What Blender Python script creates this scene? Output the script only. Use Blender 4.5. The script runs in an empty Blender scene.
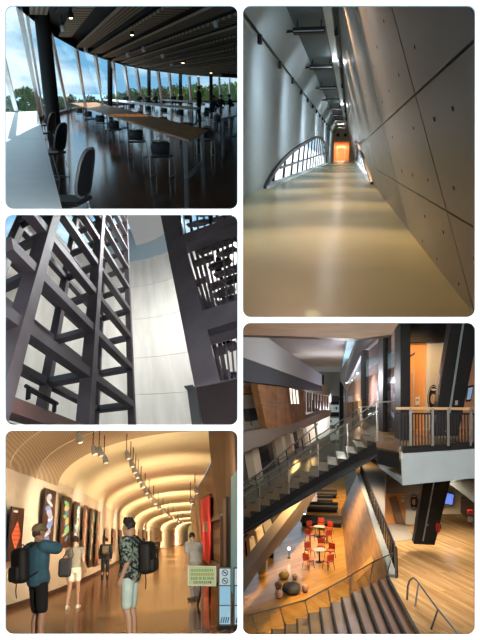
import bpy, bmesh, math, random
from mathutils import Vector, Matrix, noise as mnoise
random.seed(7)
SC = bpy.context.scene
COL = SC.collection
F = 600.0                      # focal length in pixels of the 480x640 frame
D = 2.5                        # distance from the camera to the white front wall

# ------------------------------------------------------------------ camera, sky, sun, exposure
cam_d = bpy.data.cameras.new('camera')
cam_d.sensor_fit = 'VERTICAL'; cam_d.sensor_height = 24.0
cam_d.lens = F / 640.0 * 24.0
cam_d.clip_start = 0.05; cam_d.clip_end = 6000
cam = bpy.data.objects.new('camera', cam_d); COL.objects.link(cam)
cam.location = (0, 0, 0); cam.rotation_euler = (math.pi / 2, 0, 0)
SC.camera = cam

W = bpy.data.worlds.new('sky'); SC.world = W; W.use_nodes = True
wn = W.node_tree.nodes; wl = W.node_tree.links; wn.clear()
wo = wn.new('ShaderNodeOutputWorld'); wb = wn.new('ShaderNodeBackground')
tc = wn.new('ShaderNodeTexCoord'); mp = wn.new('ShaderNodeMapping'); mp.inputs['Scale'].default_value = (4.0, 4.0, 11.0)
nz = wn.new('ShaderNodeTexNoise'); nz.inputs['Scale'].default_value = 1.3; nz.inputs['Detail'].default_value = 7; nz.inputs['Roughness'].default_value = 0.55
cr = wn.new('ShaderNodeValToRGB')
cr.color_ramp.elements[0].position = 0.42; cr.color_ramp.elements[0].color = (0.15, 0.36, 0.56, 1)
cr.color_ramp.elements[1].position = 0.60; cr.color_ramp.elements[1].color = (0.70, 0.80, 0.86, 1)
e = cr.color_ramp.elements.new(0.51); e.color = (0.42, 0.58, 0.70, 1)
wl.new(tc.outputs['Generated'], mp.inputs['Vector']); wl.new(mp.outputs['Vector'], nz.inputs['Vector'])
wl.new(nz.outputs['Fac'], cr.inputs['Fac']); wl.new(cr.outputs['Color'], wb.inputs['Color'])
wb.inputs['Strength'].default_value = 1.6
wl.new(wb.outputs['Background'], wo.inputs['Surface'])

sun_d = bpy.data.lights.new('sun', 'SUN'); sun_d.energy = 9.0; sun_d.angle = 0.02; sun_d.color = (1, 0.98, 0.95)
sun = bpy.data.objects.new('sun', sun_d); COL.objects.link(sun)
sun.rotation_euler = Vector((0.10, 0.27, -1.0)).to_track_quat('-Z', 'Y').to_euler()

SC.view_settings.view_transform = 'Standard'; SC.view_settings.look = 'None'
SC.view_settings.exposure = 0.0; SC.view_settings.gamma = 1.0; SC.view_settings.use_curve_mapping = False
SC.cycles.max_bounces = 8; SC.cycles.diffuse_bounces = 4; SC.cycles.glossy_bounces = 4
SC.cycles.transparent_max_bounces = 16; SC.cycles.caustics_reflective = False; SC.cycles.caustics_refractive = False
SC.cycles.sample_clamp_indirect = 4.0

# ------------------------------------------------------------------ rooms: a rigid frame each
def wray(px, py): return Vector(((px - 240.0) / F, 1.0, (320.0 - py) / F))

class Room:
    """Orthonormal frame. y runs towards pixel (hx,hy) on the room's horizon, z is the room's up; the floor lies eye metres below the camera."""
    def __init__(s, hx, hy, hx2, hy2, eye):
        s.eye = eye; s.roots = []
        ey = wray(hx, hy).normalized()
        ez = wray(hx, hy).cross(wray(hx2, hy2)).normalized()
        if ez.z < 0: ez = -ez
        ex = ey.cross(ez).normalized()
        s.R = Matrix((ex, ey, ez)).transposed()
        s.M = Matrix.Translation(-ez * eye) @ s.R.to_4x4()
        s.Rt = s.R.transposed(); s.o = Vector((0, 0, eye))
    def ray(s, px, py): return s.Rt @ wray(px, py)
    def on(s, px, py, p, n):
        d = s.ray(px, py); n = Vector(n); p = Vector(p)
        return s.o + d * ((p - s.o).dot(n) / d.dot(n))
    def z(s, px, py, h=0.0): return s.on(px, py, (0, 0, h), (0, 0, 1))
    def x(s, px, py, v): return s.on(px, py, (v, 0, 0), (1, 0, 0))
    def y(s, px, py, v): return s.on(px, py, (0, v, 0), (0, 1, 0))
    def depth(s, px, py, Y): return s.o + s.ray(px, py) * Y          # Y = distance along the camera axis
    def pix(s, p):
        w = s.M @ Vector(p); return (240 + F * w.x / w.y, 320 - F * w.z / w.y)

ROOMS = {}
WORLD = Room(240, 320, 340, 320, 0.0)

# ------------------------------------------------------------------ materials
MATS = {}
def mat(name, col, rough=0.6, metal=0.0, var=0.0, vscale=3.0, bump=0.0, bscale=40.0, emit=0.0, ecol=None, spec=0.5, stretch=None, alpha=1.0, col2=None, rot=None):
    if name in MATS: return MATS[name]
    m = bpy.data.materials.new(name); m.use_nodes = True
    nt = m.node_tree; b = nt.nodes['Principled BSDF']
    b.inputs['Roughness'].default_value = rough; b.inputs['Metallic'].default_value = metal
    b.inputs['Specular IOR Level'].default_value = spec
    c = (col[0], col[1], col[2], 1)
    b.inputs['Base Color'].default_value = c
    if emit:
        b.inputs['Emission Color'].default_value = (*(ecol or col), 1); b.inputs['Emission Strength'].default_value = emit
    if var or bump:
        t = nt.nodes.new('ShaderNodeTexCoord'); mp_ = nt.nodes.new('ShaderNodeMapping')
        if stretch: mp_.inputs['Scale'].default_value = stretch
        if rot: mp_.vector_type = 'TEXTURE'; mp_.inputs['Rotation'].default_value = rot
        nt.links.new(t.outputs['Object'], mp_.inputs['Vector'])
    if var:
        n = nt.nodes.new('ShaderNodeTexNoise'); n.inputs['Scale'].default_value = vscale; n.inputs['Detail'].default_value = 6
        nt.links.new(mp_.outputs['Vector'], n.inputs['Vector'])
        r = nt.nodes.new('ShaderNodeValToRGB')
        c2 = col2 or tuple(x * (1 - var) for x in col)
        c1 = col if col2 else tuple(min(1, x * (1 + var)) for x in col)
        r.color_ramp.elements[0].position = 0.35; r.color_ramp.elements[1].position = 0.68
        r.color_ramp.elements[0].color = (*c2, 1); r.color_ramp.elements[1].color = (*c1, 1)
        nt.links.new(n.outputs['Fac'], r.inputs['Fac']); nt.links.new(r.outputs['Color'], b.inputs['Base Color'])
    if bump:
        n2 = nt.nodes.new('ShaderNodeTexNoise'); n2.inputs['Scale'].default_value = bscale; n2.inputs['Detail'].default_value = 4
        bp = nt.nodes.new('ShaderNodeBump'); bp.inputs['Strength'].default_value = bump; bp.inputs['Distance'].default_value = 0.02
        nt.links.new(mp_.outputs['Vector'], n2.inputs['Vector']); nt.links.new(n2.outputs['Fac'], bp.inputs['Height'])
        nt.links.new(bp.outputs['Normal'], b.inputs['Normal'])
    MATS[name] = m
    return m

def glass(name, tint=(0.9, 0.95, 0.97), refl=0.10, rough=0.02, gcol=(1, 1, 1)):
    if name in MATS: return MATS[name]
    m = bpy.data.materials.new(name); m.use_nodes = True; nt = m.node_tree; nt.nodes.clear()
    o = nt.nodes.new('ShaderNodeOutputMaterial'); mx = nt.nodes.new('ShaderNodeMixShader')
    t = nt.nodes.new('ShaderNodeBsdfTransparent'); g = nt.nodes.new('ShaderNodeBsdfGlossy')
    t.inputs['Color'].default_value = (*tint, 1); g.inputs['Roughness'].default_value = rough; g.inputs['Color'].default_value = (*gcol, 1)
    mx.inputs[0].default_value = refl
    nt.links.new(t.outputs[0], mx.inputs[1]); nt.links.new(g.outputs[0], mx.inputs[2]); nt.links.new(mx.outputs[0], o.inputs['Surface'])
    MATS[name] = m
    return m

def planks(name, c1, c2, gap, width, length, rot=0.0, rough=0.2, spec=0.5, bump=0.15, rvar=0.0, gapw=0.02):
    """Wood boards running along the object's y axis (turned by rot)."""
    if name in MATS: return MATS[name]
    m = bpy.data.materials.new(name); m.use_nodes = True; nt = m.node_tree; b = nt.nodes['Principled BSDF']
    t = nt.nodes.new('ShaderNodeTexCoord'); mp_ = nt.nodes.new('ShaderNodeMapping')
    mp_.inputs['Rotation'].default_value = (0, 0, math.pi / 2 + rot)
    br = nt.nodes.new('ShaderNodeTexBrick')
    br.offset = 0.37; br.inputs['Scale'].default_value = 1.0
    br.inputs['Color1'].default_value = (*c1, 1); br.inputs['Color2'].default_value = (*c2, 1); br.inputs['Mortar'].default_value = (*gap, 1)
    br.inputs['Mortar Size'].default_value = gapw * width; br.inputs['Mortar Smooth'].default_value = 0.3
    br.inputs['Bias'].default_value = 0.0
    br.inputs['Brick Width'].default_value = length; br.inputs['Row Height'].default_value = width
    nt.links.new(t.outputs['Object'], mp_.inputs['Vector']); nt.links.new(mp_.outputs['Vector'], br.inputs['Vector'])
    n = nt.nodes.new('ShaderNodeTexNoise'); n.inputs['Scale'].default_value = 5.0 / width * 0.2; n.inputs['Detail'].default_value = 5
    mp2 = nt.nodes.new('ShaderNodeMapping'); mp2.inputs['Scale'].default_value = (0.12, 1.6, 1)
    nt.links.new(mp_.outputs['Vector'], mp2.inputs['Vector']); nt.links.new(mp2.outputs['Vector'], n.inputs['Vector'])
    mx = nt.nodes.new('ShaderNodeMix'); mx.data_type = 'RGBA'; mx.blend_type = 'OVERLAY'; mx.inputs[0].default_value = 0.45
    nt.links.new(br.outputs['Color'], mx.inputs[6]); nt.links.new(n.outputs['Fac'], mx.inputs[7])
    nt.links.new(mx.outputs[2], b.inputs['Base Color'])
    b.inputs['Roughness'].default_value = rough; b.inputs['Specular IOR Level'].default_value = spec
    if bump:
        bp = nt.nodes.new('ShaderNodeBump'); bp.inputs['Strength'].default_value = bump; bp.inputs['Distance'].default_value = 0.01; bp.invert = True
        nt.links.new(br.outputs['Fac'], bp.inputs['Height']); nt.links.new(bp.outputs['Normal'], b.inputs['Normal'])
    MATS[name] = m
    return m

def stripes(name, c1, c2, period, axis=0, rough=0.6, duty=0.5, spec=0.4, bump=0.3, rot=None):
    """Fine slats or grooves too small to build singly."""
    if name in MATS: return MATS[name]
    m = bpy.data.materials.new(name); m.use_nodes = True; nt = m.node_tree; b = nt.nodes['Principled BSDF']
    t = nt.nodes.new('ShaderNodeTexCoord'); mp_ = nt.nodes.new('ShaderNodeMapping')
    if rot: mp_.inputs['Rotation'].default_value = rot
    w = nt.nodes.new('ShaderNodeTexWave'); w.wave_type = 'BANDS'; w.bands_direction = 'XYZ'[axis]; w.wave_profile = 'SIN'
    w.inputs['Scale'].default_value = 0.314159 / period * 2 / 2 * 1.0
    w.inputs['Distortion'].default_value = 0
    r = nt.nodes.new('ShaderNodeValToRGB'); r.color_ramp.elements[0].position = duty - 0.12; r.color_ramp.elements[1].position = duty + 0.12
    r.color_ramp.elements[0].color = (*c2, 1); r.color_ramp.elements[1].color = (*c1, 1)
    nt.links.new(t.outputs['Object'], mp_.inputs['Vector']); nt.links.new(mp_.outputs['Vector'], w.inputs['Vector'])
    nt.links.new(w.outputs['Fac'], r.inputs['Fac']); nt.links.new(r.outputs['Color'], b.inputs['Base Color'])
    b.inputs['Roughness'].default_value = rough; b.inputs['Specular IOR Level'].default_value = spec
    if bump:
        bp = nt.nodes.new('ShaderNodeBump'); bp.inputs['Strength'].default_value = bump; bp.inputs['Distance'].default_value = 0.01
        nt.links.new(w.outputs['Fac'], bp.inputs['Height']); nt.links.new(bp.outputs['Normal'], b.inputs['Normal'])
    MATS[name] = m
    return m

# ------------------------------------------------------------------ mesh builder
class MB:
    def __init__(s): s.v = []; s.f = []
    def add(s, vs, fs):
        n = len(s.v); s.v += [Vector(p) for p in vs]; s.f += [tuple(i + n for i in q) for q in fs]; return s
    def box(s, lo, hi):
        x0, y0, z0 = lo; x1, y1, z1 = hi
        return s.add([(x0,y0,z0),(x1,y0,z0),(x1,y1,z0),(x0,y1,z0),(x0,y0,z1),(x1,y0,z1),(x1,y1,z1),(x0,y1,z1)],
                     [(0,3,2,1),(4,5,6,7),(0,1,5,4),(1,2,6,5),(2,3,7,6),(3,0,4,7)])
    def cbox(s, c, d): return s.box([c[i] - d[i] / 2 for i in range(3)], [c[i] + d[i] / 2 for i in range(3)])
    def prism(s, pts, off):
        """polygon pts swept by the vector off"""
        n = len(pts); off = Vector(off); a = [Vector(p) for p in pts]; b = [p + off for p in a]
        nrm = sum(((a[i] - a[0]).cross(a[(i + 1) % n] - a[0]) for i in range(1, n - 1)), Vector())
        if nrm.dot(off) > 0: a.reverse(); b.reverse()
        return s.add(a + b, [tuple(range(n)), tuple(range(2 * n - 1, n - 1, -1))] + [(i, i + n, (i + 1) % n + n, (i + 1) % n) for i in range(n)])
    def beam(s, p, q, w, h, up=(0, 0, 1), off=(0, 0)):
        """bar of section w (sideways) x h (along up) from p to q"""
        p = Vector(p); q = Vector(q); d = (q - p).normalized(); u = Vector(up)
        sd = d.cross(u)
        if sd.length < 1e-5: sd = d.cross(Vector((0, 1, 0.01)))
        sd.normalize(); u = sd.cross(d).normalized()
        p = p + sd * off[0] + u * off[1]; q = q + sd * off[0] + u * off[1]
        c = [(-w / 2, -h / 2), (w / 2, -h / 2), (w / 2, h / 2), (-w / 2, h / 2)]
        return s.add([p + sd * a + u * b for a, b in c] + [q + sd * a + u * b for a, b in c],
                     [(0,1,2,3),(7,6,5,4),(0,4,5,1),(1,5,6,2),(2,6,7,3),(3,7,4,0)])
    def tube(s, pts, r, n=8, cap=True, closed=False):
        pts = [Vector(p) for p in pts]; m = len(pts); rs = r if isinstance(r, (list, tuple)) else [r] * m
        rings = []; prev = None
        for i, p in enumerate(pts):
            if closed: d = pts[(i + 1) % m] - pts[i - 1]
            else: d = pts[min(i + 1, m - 1)] - pts[max(i - 1, 0)]
            d.normalize()
            if prev is None:
                u = Vector((0, 0, 1)) if abs(d.z) < 0.9 else Vector((1, 0, 0))
            else: u = prev
            u = (u - d * u.dot(d))
            if u.length < 1e-6: u = Vector((1, 0, 0)) - d * d.x
            u.normalize(); prev = u; w = d.cross(u)
            rings.append([p + (u * math.cos(2 * math.pi * k / n) + w * math.sin(2 * math.pi * k / n)) * rs[i] for k in range(n)])
        fs = []
        for i in range(m if closed else m - 1):
            j = (i + 1) % m
            for k in range(n): fs.append((i * n + k, i * n + (k + 1) % n, j * n + (k + 1) % n, j * n + k))
        if cap and not closed: fs += [tuple(range(n - 1, -1, -1)), tuple((m - 1) * n + k for k in range(n))]
        return s.add([q for rg in rings for q in rg], fs)
    def lathe(s, prof, c=(0, 0, 0), n=24, sx=1, sy=1):
        vs = []; fs = []; c = Vector(c)
        for r, z in prof:
            for k in range(n): vs.append(c + Vector((r * sx * math.cos(2 * math.pi * k / n), r * sy * math.sin(2 * math.pi * k / n), z)))
        m = len(prof)
        for i in range(m - 1):
            for k in range(n): fs.append((i * n + k, i * n + (k + 1) % n, (i + 1) * n + (k + 1) % n, (i + 1) * n + k))
        fs += [tuple(range(n - 1, -1, -1)), tuple((m - 1) * n + k for k in range(n))]
        return s.add(vs, fs)
    def ball(s, c, r, n=12, m=8):
        if not isinstance(r, (tuple, list)): r = (r, r, r)
        c = Vector(c); vs = [c + Vector((0, 0, -r[2]))]
        for i in range(1, m):
            a = -math.pi / 2 + math.pi * i / m
            for k in range(n):
                b = 2 * math.pi * k / n
                vs.append(c + Vector((r[0] * math.cos(a) * math.cos(b), r[1] * math.cos(a) * math.sin(b), r[2] * math.sin(a))))
        vs.append(c + Vector((0, 0, r[2]))); fs = []
        for k in range(n): fs.append((0, 1 + (k + 1) % n, 1 + k))
        for i in range(m - 2):
            for k in range(n): fs.append((1 + i * n + k, 1 + i * n + (k + 1) % n, 1 + (i + 1) * n + (k + 1) % n, 1 + (i + 1) * n + k))
        L = len(vs) - 1
        for k in range(n): fs.append((L, 1 + (m - 2) * n + k, 1 + (m - 2) * n + (k + 1) % n))
        return s.add(vs, fs)
    def caps(s, p, q, r1, r2, n=10):
        """tapered capsule"""
        p = Vector(p); q = Vector(q); d = (q - p)
        if d.length < 1e-6: return s.ball(p, r1)
        d.normalize(); P = []; Rr = []
        for a in (-90, -60, -30): P.append(p + d * r1 * math.sin(math.radians(a))); Rr.append(max(r1 * math.cos(math.radians(a)), 1e-4))
        P.append(p); Rr.append(r1); P.append(q); Rr.append(r2)
        for a in (30, 60, 90): P.append(q + d * r2 * math.sin(math.radians(a))); Rr.append(max(r2 * math.cos(math.radians(a)), 1e-4))
        return s.tube(P, Rr, n)
    def loft(s, rings, close=True, cap=True):
        n = len(rings[0]); vs = [p for r in rings for p in r]; fs = []
        for i in range(len(rings) - 1):
            for k in range(n if close else n - 1): fs.append((i * n + k, i * n + (k + 1) % n, (i + 1) * n + (k + 1) % n, (i + 1) * n + k))
        if cap and close: fs += [tuple(range(n - 1, -1, -1)), tuple((len(rings) - 1) * n + k for k in range(n))]
        return s.add(vs, fs)
    def rbox(s, lo, hi, r, seg=3):
        """box with rounded vertical edges and softened top and bottom"""
        x0, y0, z0 = lo; x1, y1, z1 = hi; r = min(r, (x1 - x0) / 2.01, (y1 - y0) / 2.01, (z1 - z0) / 2.01)
        def ring(ins, z):
            pts = []; rr = max(r - ins, 1e-4)
            for cx, cy, a0 in ((x1 - r, y1 - r, 0), (x0 + r, y1 - r, 90), (x0 + r, y0 + r, 180), (x1 - r, y0 + r, 270)):
                for k in range(seg + 1):
                    a = math.radians(a0 + 90 * k / seg); pts.append(Vector((cx + rr * math.cos(a), cy + rr * math.sin(a), z)))
            return pts
        rings = []
        for k in range(seg + 1):
            a = math.radians(90 * k / seg); rings.append(ring(r * (1 - math.sin(a)), z0 + r * (1 - math.cos(a))))
        for k in range(seg, -1, -1):
            a = math.radians(90 * k / seg); rings.append(ring(r * (1 - math.sin(a)), z1 - r * (1 - math.cos(a))))
        return s.loft(rings)
    def xf(s, m):
        s.v = [m @ p for p in s.v]; return s
    def mesh(s, name, m, smooth=False):
        me = bpy.data.meshes.new(name); me.from_pydata([tuple(p) for p in s.v], [], s.f)
        bm = bmesh.new(); bm.from_mesh(me); bmesh.ops.recalc_face_normals(bm, faces=bm.faces)
        bm.to_mesh(me); bm.free()
        if m: me.materials.append(m)
        if smooth:
            for p in me.polygons: p.use_smooth = True
        me.update(); return me

def tag(o, label=None, cat=None, group=None, kind=None):
    if label: o['label'] = label
    if cat: o['category'] = cat
    if group: o['group'] = group
    if kind: o['kind'] = kind
    return o

def thing(room, name, label, cat, loc=(0, 0, 0), rz=0.0, group=None, kind=None):
    o = bpy.data.objects.new(name, None); COL.objects.link(o); o.empty_display_size = 0.1
    o.matrix_world = room.M @ Matrix.Translation(Vector(loc)) @ Matrix.Rotation(rz, 4, 'Z')
    room.roots.append(o)
    return tag(o, label, cat, group, kind)

def part(parent, name, mb, m, smooth=False, label=None, kind=None):
    me = mb if isinstance(mb, bpy.types.Mesh) else mb.mesh(name, m, smooth)
    o = bpy.data.objects.new(name, me); COL.objects.link(o); o.parent = parent
    if label: o['label'] = label
    if kind: o['kind'] = kind
    return o

def solo(room, name, mb, m, label, cat, loc=(0, 0, 0), rz=0.0, group=None, kind=None, smooth=False):
    me = mb if isinstance(mb, bpy.types.Mesh) else mb.mesh(name, m, smooth)
    o = bpy.data.objects.new(name, me); COL.objects.link(o)
    o.matrix_world = room.M @ Matrix.Translation(Vector(loc)) @ Matrix.Rotation(rz, 4, 'Z')
    room.roots.append(o)
    return tag(o, label, cat, group, kind)

def copy_tree(o, parent=None):
    c = o.copy(); COL.objects.link(c)
    if parent is not None: c.parent = parent
    for ch in list(o.children): copy_tree(ch, c)
    return c

def place(o, room, loc, rz=0.0, scale=1.0):
    o.matrix_world = room.M @ Matrix.Translation(Vector(loc)) @ Matrix.Rotation(rz, 4, 'Z') @ Matrix.Scale(scale, 4)
    if o not in room.roots: room.roots.append(o)
    return o

def struct(room, name, mb, m, label, cat, smooth=False):
    return solo(room, name, mb, m, label, cat, kind='structure', smooth=smooth)

def lamp(room, name, kind, loc, energy, color=(1, 0.85, 0.65), size=0.3, target=None, spot=60, blend=0.5, size_y=None):
    d = bpy.data.lights.new(name, kind); d.energy = energy * getattr(room, 'gain', 1.0); d.color = color
    if kind == 'AREA':
        d.size = size
        if size_y: d.shape = 'RECTANGLE'; d.size_y = size_y
    elif kind in ('POINT', 'SPOT'): d.shadow_soft_size = size
    if kind == 'SPOT': d.spot_size = math.radians(spot); d.spot_blend = blend
    o = bpy.data.objects.new(name, d); COL.objects.link(o)
    p = room.M @ Vector(loc); o.location = p
    t = room.M @ Vector(target if target is not None else (loc[0], loc[1], loc[2] - 1))
    o.rotation_euler = (t - p).to_track_quat('-Z', 'Y').to_euler()
    return o

ORD = ['first', 'second', 'third', 'fourth', 'fifth', 'sixth', 'seventh', 'eighth', 'ninth']
def lerp(a, b, t): return a + (b - a) * t
def interp(tab, x):
    for (x0, y0), (x1, y1) in zip(tab, tab[1:]):
        if x <= x1: return y0 + (y1 - y0) * (x - x0) / (x1 - x0)
    return tab[-1][1]

# ------------------------------------------------------------------ the white front wall with five rounded openings, in place of picture borders, and added partitions behind it
PANELS = {'cafeteria': (5.5, 6, 237.5, 209), 'corridor': (243, 6, 475, 317), 'lattice': (5.5, 215, 237.5, 425), 'gallery': (5.5, 430.5, 237.5, 634.5), 'atrium': (243, 323, 475, 635)}
def wallcurve():
    cu = bpy.data.curves.new('wall_front', 'CURVE'); cu.dimensions = '2D'; cu.fill_mode = 'BOTH'; cu.extrude = 0.004
    def spl(pts):
        sp = cu.splines.new('POLY'); sp.points.add(len(pts) - 1); sp.use_cyclic_u = True
        for q, (a, b) in zip(sp.points, pts): q.co = ((a - 240) / F * D, (320 - b) / F * D, 0, 1)
    spl([(-1500, -2200), (2000, -2200), (2000, 2200), (-1500, 2200)])
    for x0, y0, x1, y1 in PANELS.values():
        r = 7.5; pts = []
        for cx, cy, a0 in ((x1 - r, y0 + r, -90), (x1 - r, y1 - r, 0), (x0 + r, y1 - r, 90), (x0 + r, y0 + r, 180)):
            for k in range(7):
                a = math.radians(a0 + 15 * k); pts.append((cx + r * math.cos(a), cy + r * math.sin(a)))
        spl(pts)
    ob = bpy.data.objects.new('tmp', cu); COL.objects.link(ob)
    me = bpy.data.meshes.new_from_object(ob.evaluated_get(bpy.context.evaluated_depsgraph_get()))
    bpy.data.objects.remove(ob); return me
M_white = mat('white_wall_paint', (0.93, 0.93, 0.93), 0.9)
me = wallcurve(); me.materials.clear(); me.materials.append(M_white)
fw = bpy.data.objects.new('wall_front', me); COL.objects.link(fw)
fw.location = (0, D, 0); fw.rotation_euler = (math.pi / 2, 0, 0)
tag(fw, 'flat white wall with five round-cornered openings onto separate rooms', 'wall', kind='structure')

M_part = mat('partition_grey', (0.30, 0.30, 0.30), 0.9)
def partition(name, label, a, b, y0, y1, m=None):
    """thin partition wall that runs back from the white wall between two rooms, from pixel a to pixel b of the gutter"""
    P = lambda p, Y: wray(*p) * Y
    q = [P(a, y0), P(b, y0), P(b, y1), P(a, y1)]
    n = (q[1] - q[0]).cross(q[3] - q[0]).normalized() * 0.012
    struct(WORLD, name, MB().prism([p - n / 2 for p in q], n), m or M_part, label, 'wall')
Y0 = D + 0.02
partition('wall_divider', 'grey roof slab over the steel lattice hall', (-90, 199), (240.3, 199), 10.2, 25)  # unseen slab added to block the sun above the lattice
partition('wall_divider', 'grey closing wall beside the steel lattice', (-190, 212), (-190, 428), Y0, 34)  # unseen wall added to block the sun from the side
partition('wall_divider', 'grey dividing wall between the cafeteria and the concrete corridor', (240.3, -700), (240.3, 320), Y0, 26)
partition('wall_divider', 'grey dividing wall closing the far side of the cafeteria', (240.3, -20), (240.3, 320), 26, 96)
partition('wall_divider', 'grey dividing wall beside the steel lattice and the tall atrium', (240.3, 320), (240.3, 429), Y0, 60)
partition('wall_divider', 'grey dividing wall between the poster gallery and the tall atrium', (240.3, 429), (240.3, 760), Y0, 60)
partition('wall_divider', 'grey dividing slab under the cafeteria and above the lattice', (-40, 212), (240.3, 212), Y0, 8.5)
partition('wall_divider', 'grey dividing slab under the lattice and above the gallery', (-190, 427.8), (240.3, 427.8), Y0, 60)
partition('wall_divider', 'grey dividing slab under the corridor and above the atrium', (240.3, 320), (560, 320), Y0, 90)
partition('wall_divider', 'grey closing wall beside the atrium', (479, 320), (479, 760), Y0, 70)
partition('wall_divider', 'grey closing slab under the gallery', (-60, 668), (240.3, 668), Y0, 12)
partition('wall_divider', 'grey closing slab under the atrium', (240.3, 760), (480, 760), Y0, 50)
partition('wall_divider', 'grey closing wall beside the poster gallery', (2.5, 428), (2.5, 640), Y0, 20)

# ================================================================== ROOM 1: cafeteria with a curved leaning window wall
A = ROOMS['A'] = Room(28, 91, 200, 91, 1.5)
HC = 3.35                      # height of the slatted ceiling panels
M_blk = mat('black_paint', (0.010, 0.010, 0.011), 0.6, spec=0.25)
M_ceil_dark = mat('ceiling_black', (0.010, 0.009, 0.008), 0.9)
M_mull = mat('mullion_grey', (0.62, 0.64, 0.65), 0.5, 0.0, var=0.06)
M_steel = mat('brushed_steel', (0.55, 0.56, 0.57), 0.28, 0.9)
M_pane = glass('window_glass', (0.93, 0.97, 0.98), 0.06)
M_cafloor = planks('dark_wood_floor', (0.055, 0.026, 0.017), (0.13, 0.062, 0.040), (0.010, 0.006, 0.005), 0.11, 5.0, rough=0.13, spec=0.35, bump=0.02, gapw=0.05)
M_slat = stripes('ceiling_slats', (0.26, 0.185, 0.115), (0.05, 0.036, 0.024), 0.55, 1, rough=0.7, duty=0.42)
M_slatl = stripes('ceiling_slats_long', (0.23, 0.165, 0.105), (0.06, 0.043, 0.03), 0.12, 0, rough=0.7, duty=0.42)

head = [(-700, -420), (-160, -130), (-30, -40), (5, -5), (22, 10), (50, 33), (80, 50), (105, 59), (125, 65), (150, 70), (190, 75), (240, 78)]
base = [(-560, 600), (-160, 240), (-40, 152), (5, 132), (30, 122), (57, 115), (75, 110), (100, 106), (125, 104.5), (150, 103.5), (190, 102.5), (240, 102)]
# floor: bounded by the window wall
pts = [A.z(x, y) for x, y in base] + [A.z(700, 500), A.z(-300, 500)]
struct(A, 'floor', MB().prism(pts, (0, 0, -0.2)), M_cafloor, 'dark brown polished plank floor of the cafeteria', 'floor')
hp = [A.z(x, y, HC) for x, y in head]
pts = [Vector((p.x, p.y, HC + 0.35)) for p in hp] + [Vector((p.x, p.y, HC + 0.35)) for p in (A.z(900, -420, HC),)]
ceil = struct(A, 'ceiling', MB().prism(pts, (0, 0, 0.2)), M_ceil_dark, 'black cafeteria ceiling hung with brown slatted panels', 'ceiling')
# fascia closing the ceiling down to the window head
fa = MB()
fa.loft([[p + Vector((0, 0, -0.04)) for p in hp], [p + Vector((0, 0, 0.40)) for p in hp]], close=False)
struct(A, 'trim_1', fa, M_blk, 'black edge trim along the top of the curved windows', 'trim')
# slatted ceiling panels, parallel strips
def y_head(x):
    b = 12.0
    for p, q in zip(hp, hp[1:]):
        if p.x <= x <= q.x: return p.y + (q.y - p.y) * (x - p.x) / max(1e-6, q.x - p.x)
    return hp[-1].y
for k in range(-1, 26):
    x0 = 0.26 + 1.03 * k; x1 = x0 + (0.44 if k < 2 else 0.56)
    yf = max(9.0, min(y_head(x0), y_head(x1)) - 0.4)
    ys = 3.0 if k < 4 else max(3.0, x0 / ((241 - 28) / F) - 1)
    if yf - ys < 1: continue
    part(ceil, 'ceiling_panel', MB().box((x0, ys, HC), (x1, yf, HC + 0.08)), M_slat if k % 2 else M_slatl)
    if k % 2 == 0:
        part(ceil, 'track_rail', MB().box((x1 + 0.2, ys, HC + 0.05), (x1 + 0.26, yf, HC + 0.12)), M_blk)

# window wall
win = thing(A, 'window_1', 'curved wall of tall leaning glass panes with grey mullions', 'window', kind='structure')
def wtop(t): return A.z(t[0], t[1], HC)
mull = [((-500, -320), (-420, 480), 0.15), ((-160, -130), (-120, 208), 0.15), ((-20, -30), (20, 125), 0.14), ((19, 8), (41, 119), 0.13), ((27, 15), (44, 118), 0.08), ((51, 34), (68, 112), 0.12), ((76, 48), (86, 108), 0.13), ((95, 55), (103, 105.6), 0.15), ((113, 61), (117, 104.9), 0.15),
        ((124, 65), (130, 104.3), 0.22), ((136, 68), (142, 103.8), 0.22), ((158, 71), (162, 103.3), 0.22), ((169, 72.5), (172, 103), 0.22), ((189, 75), (191, 102.5), 0.24), ((198, 75.8), (200, 102.4), 0.24), ((219, 76.8), (221, 102.2), 0.24), ((229, 77.4), (231, 102.1), 0.24), ((240, 78), (241, 102), 0.24)]
prev = None
for a, b, w in mull:
    p = A.z(b[0], b[1]); q = wtop(a)
    part(win, 'mullion', MB().beam(p, q, w, w * 1.3, up=(0, 1, 0)), M_mull)
    if w in (0.22, 0.2, 0.24, 0.15):
        for j in range(1, 9):
            c = p.lerp(q, j / 9.0); s_ = (c - A.o).length / 60.0
            part(win, 'bracket', MB().cbox(c + Vector((w * 0.55, -w * 0.75, 0)), (w * 0.5, 0.10, 0.022 * s_ + 0.02)), M_blk)
    if prev:
        part(win, 'pane', MB().prism([prev[0], p, q, prev[1]], (0, 0.02, 0)), M_pane)
    prev = (p, q)
bp_ = [A.z(x, y) for x, y in base]
sl = MB()
for p, q in zip(bp_, bp_[1:]): sl.beam(p + Vector((0, 0, 0.10)), q + Vector((0, 0, 0.10)), 0.5, 0.2)
part(win, 'window_sill', sl, M_blk)

# black round columns in front of the glass
for i, (tx, ty, bx, by, wpx, lab) in enumerate([(43, 27, 56, 146, 14, 'thick black column standing beside the white topped table'), (110, 59, 110, 113, 5, 'slim black column in the window wall next to the wide blue sky panes'),
                                           (149, 69.5, 149, 106.5, 3.6, 'slim black column in the window wall behind a seated diner'), (180.5, 73.5, 180.5, 104, 3.4, 'slim black column in the window wall behind the far tables'), (211, 76, 211, 103.5, 3.4, 'slim black column in the window wall beside the standing person')]):
    p = A.z(bx, by); q = A.y(tx, ty, p.y); q.z = HC + 0.3; w = wpx / F * (A.M @ p).y
    mbc = MB().tube([p, p + (q - p) * 0.03, q], [w * 0.5, w * 0.5, w * 0.5], 20)
    solo(A, 'column', mbc, M_blk, lab, 'column', kind='structure', smooth=False)

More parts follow.
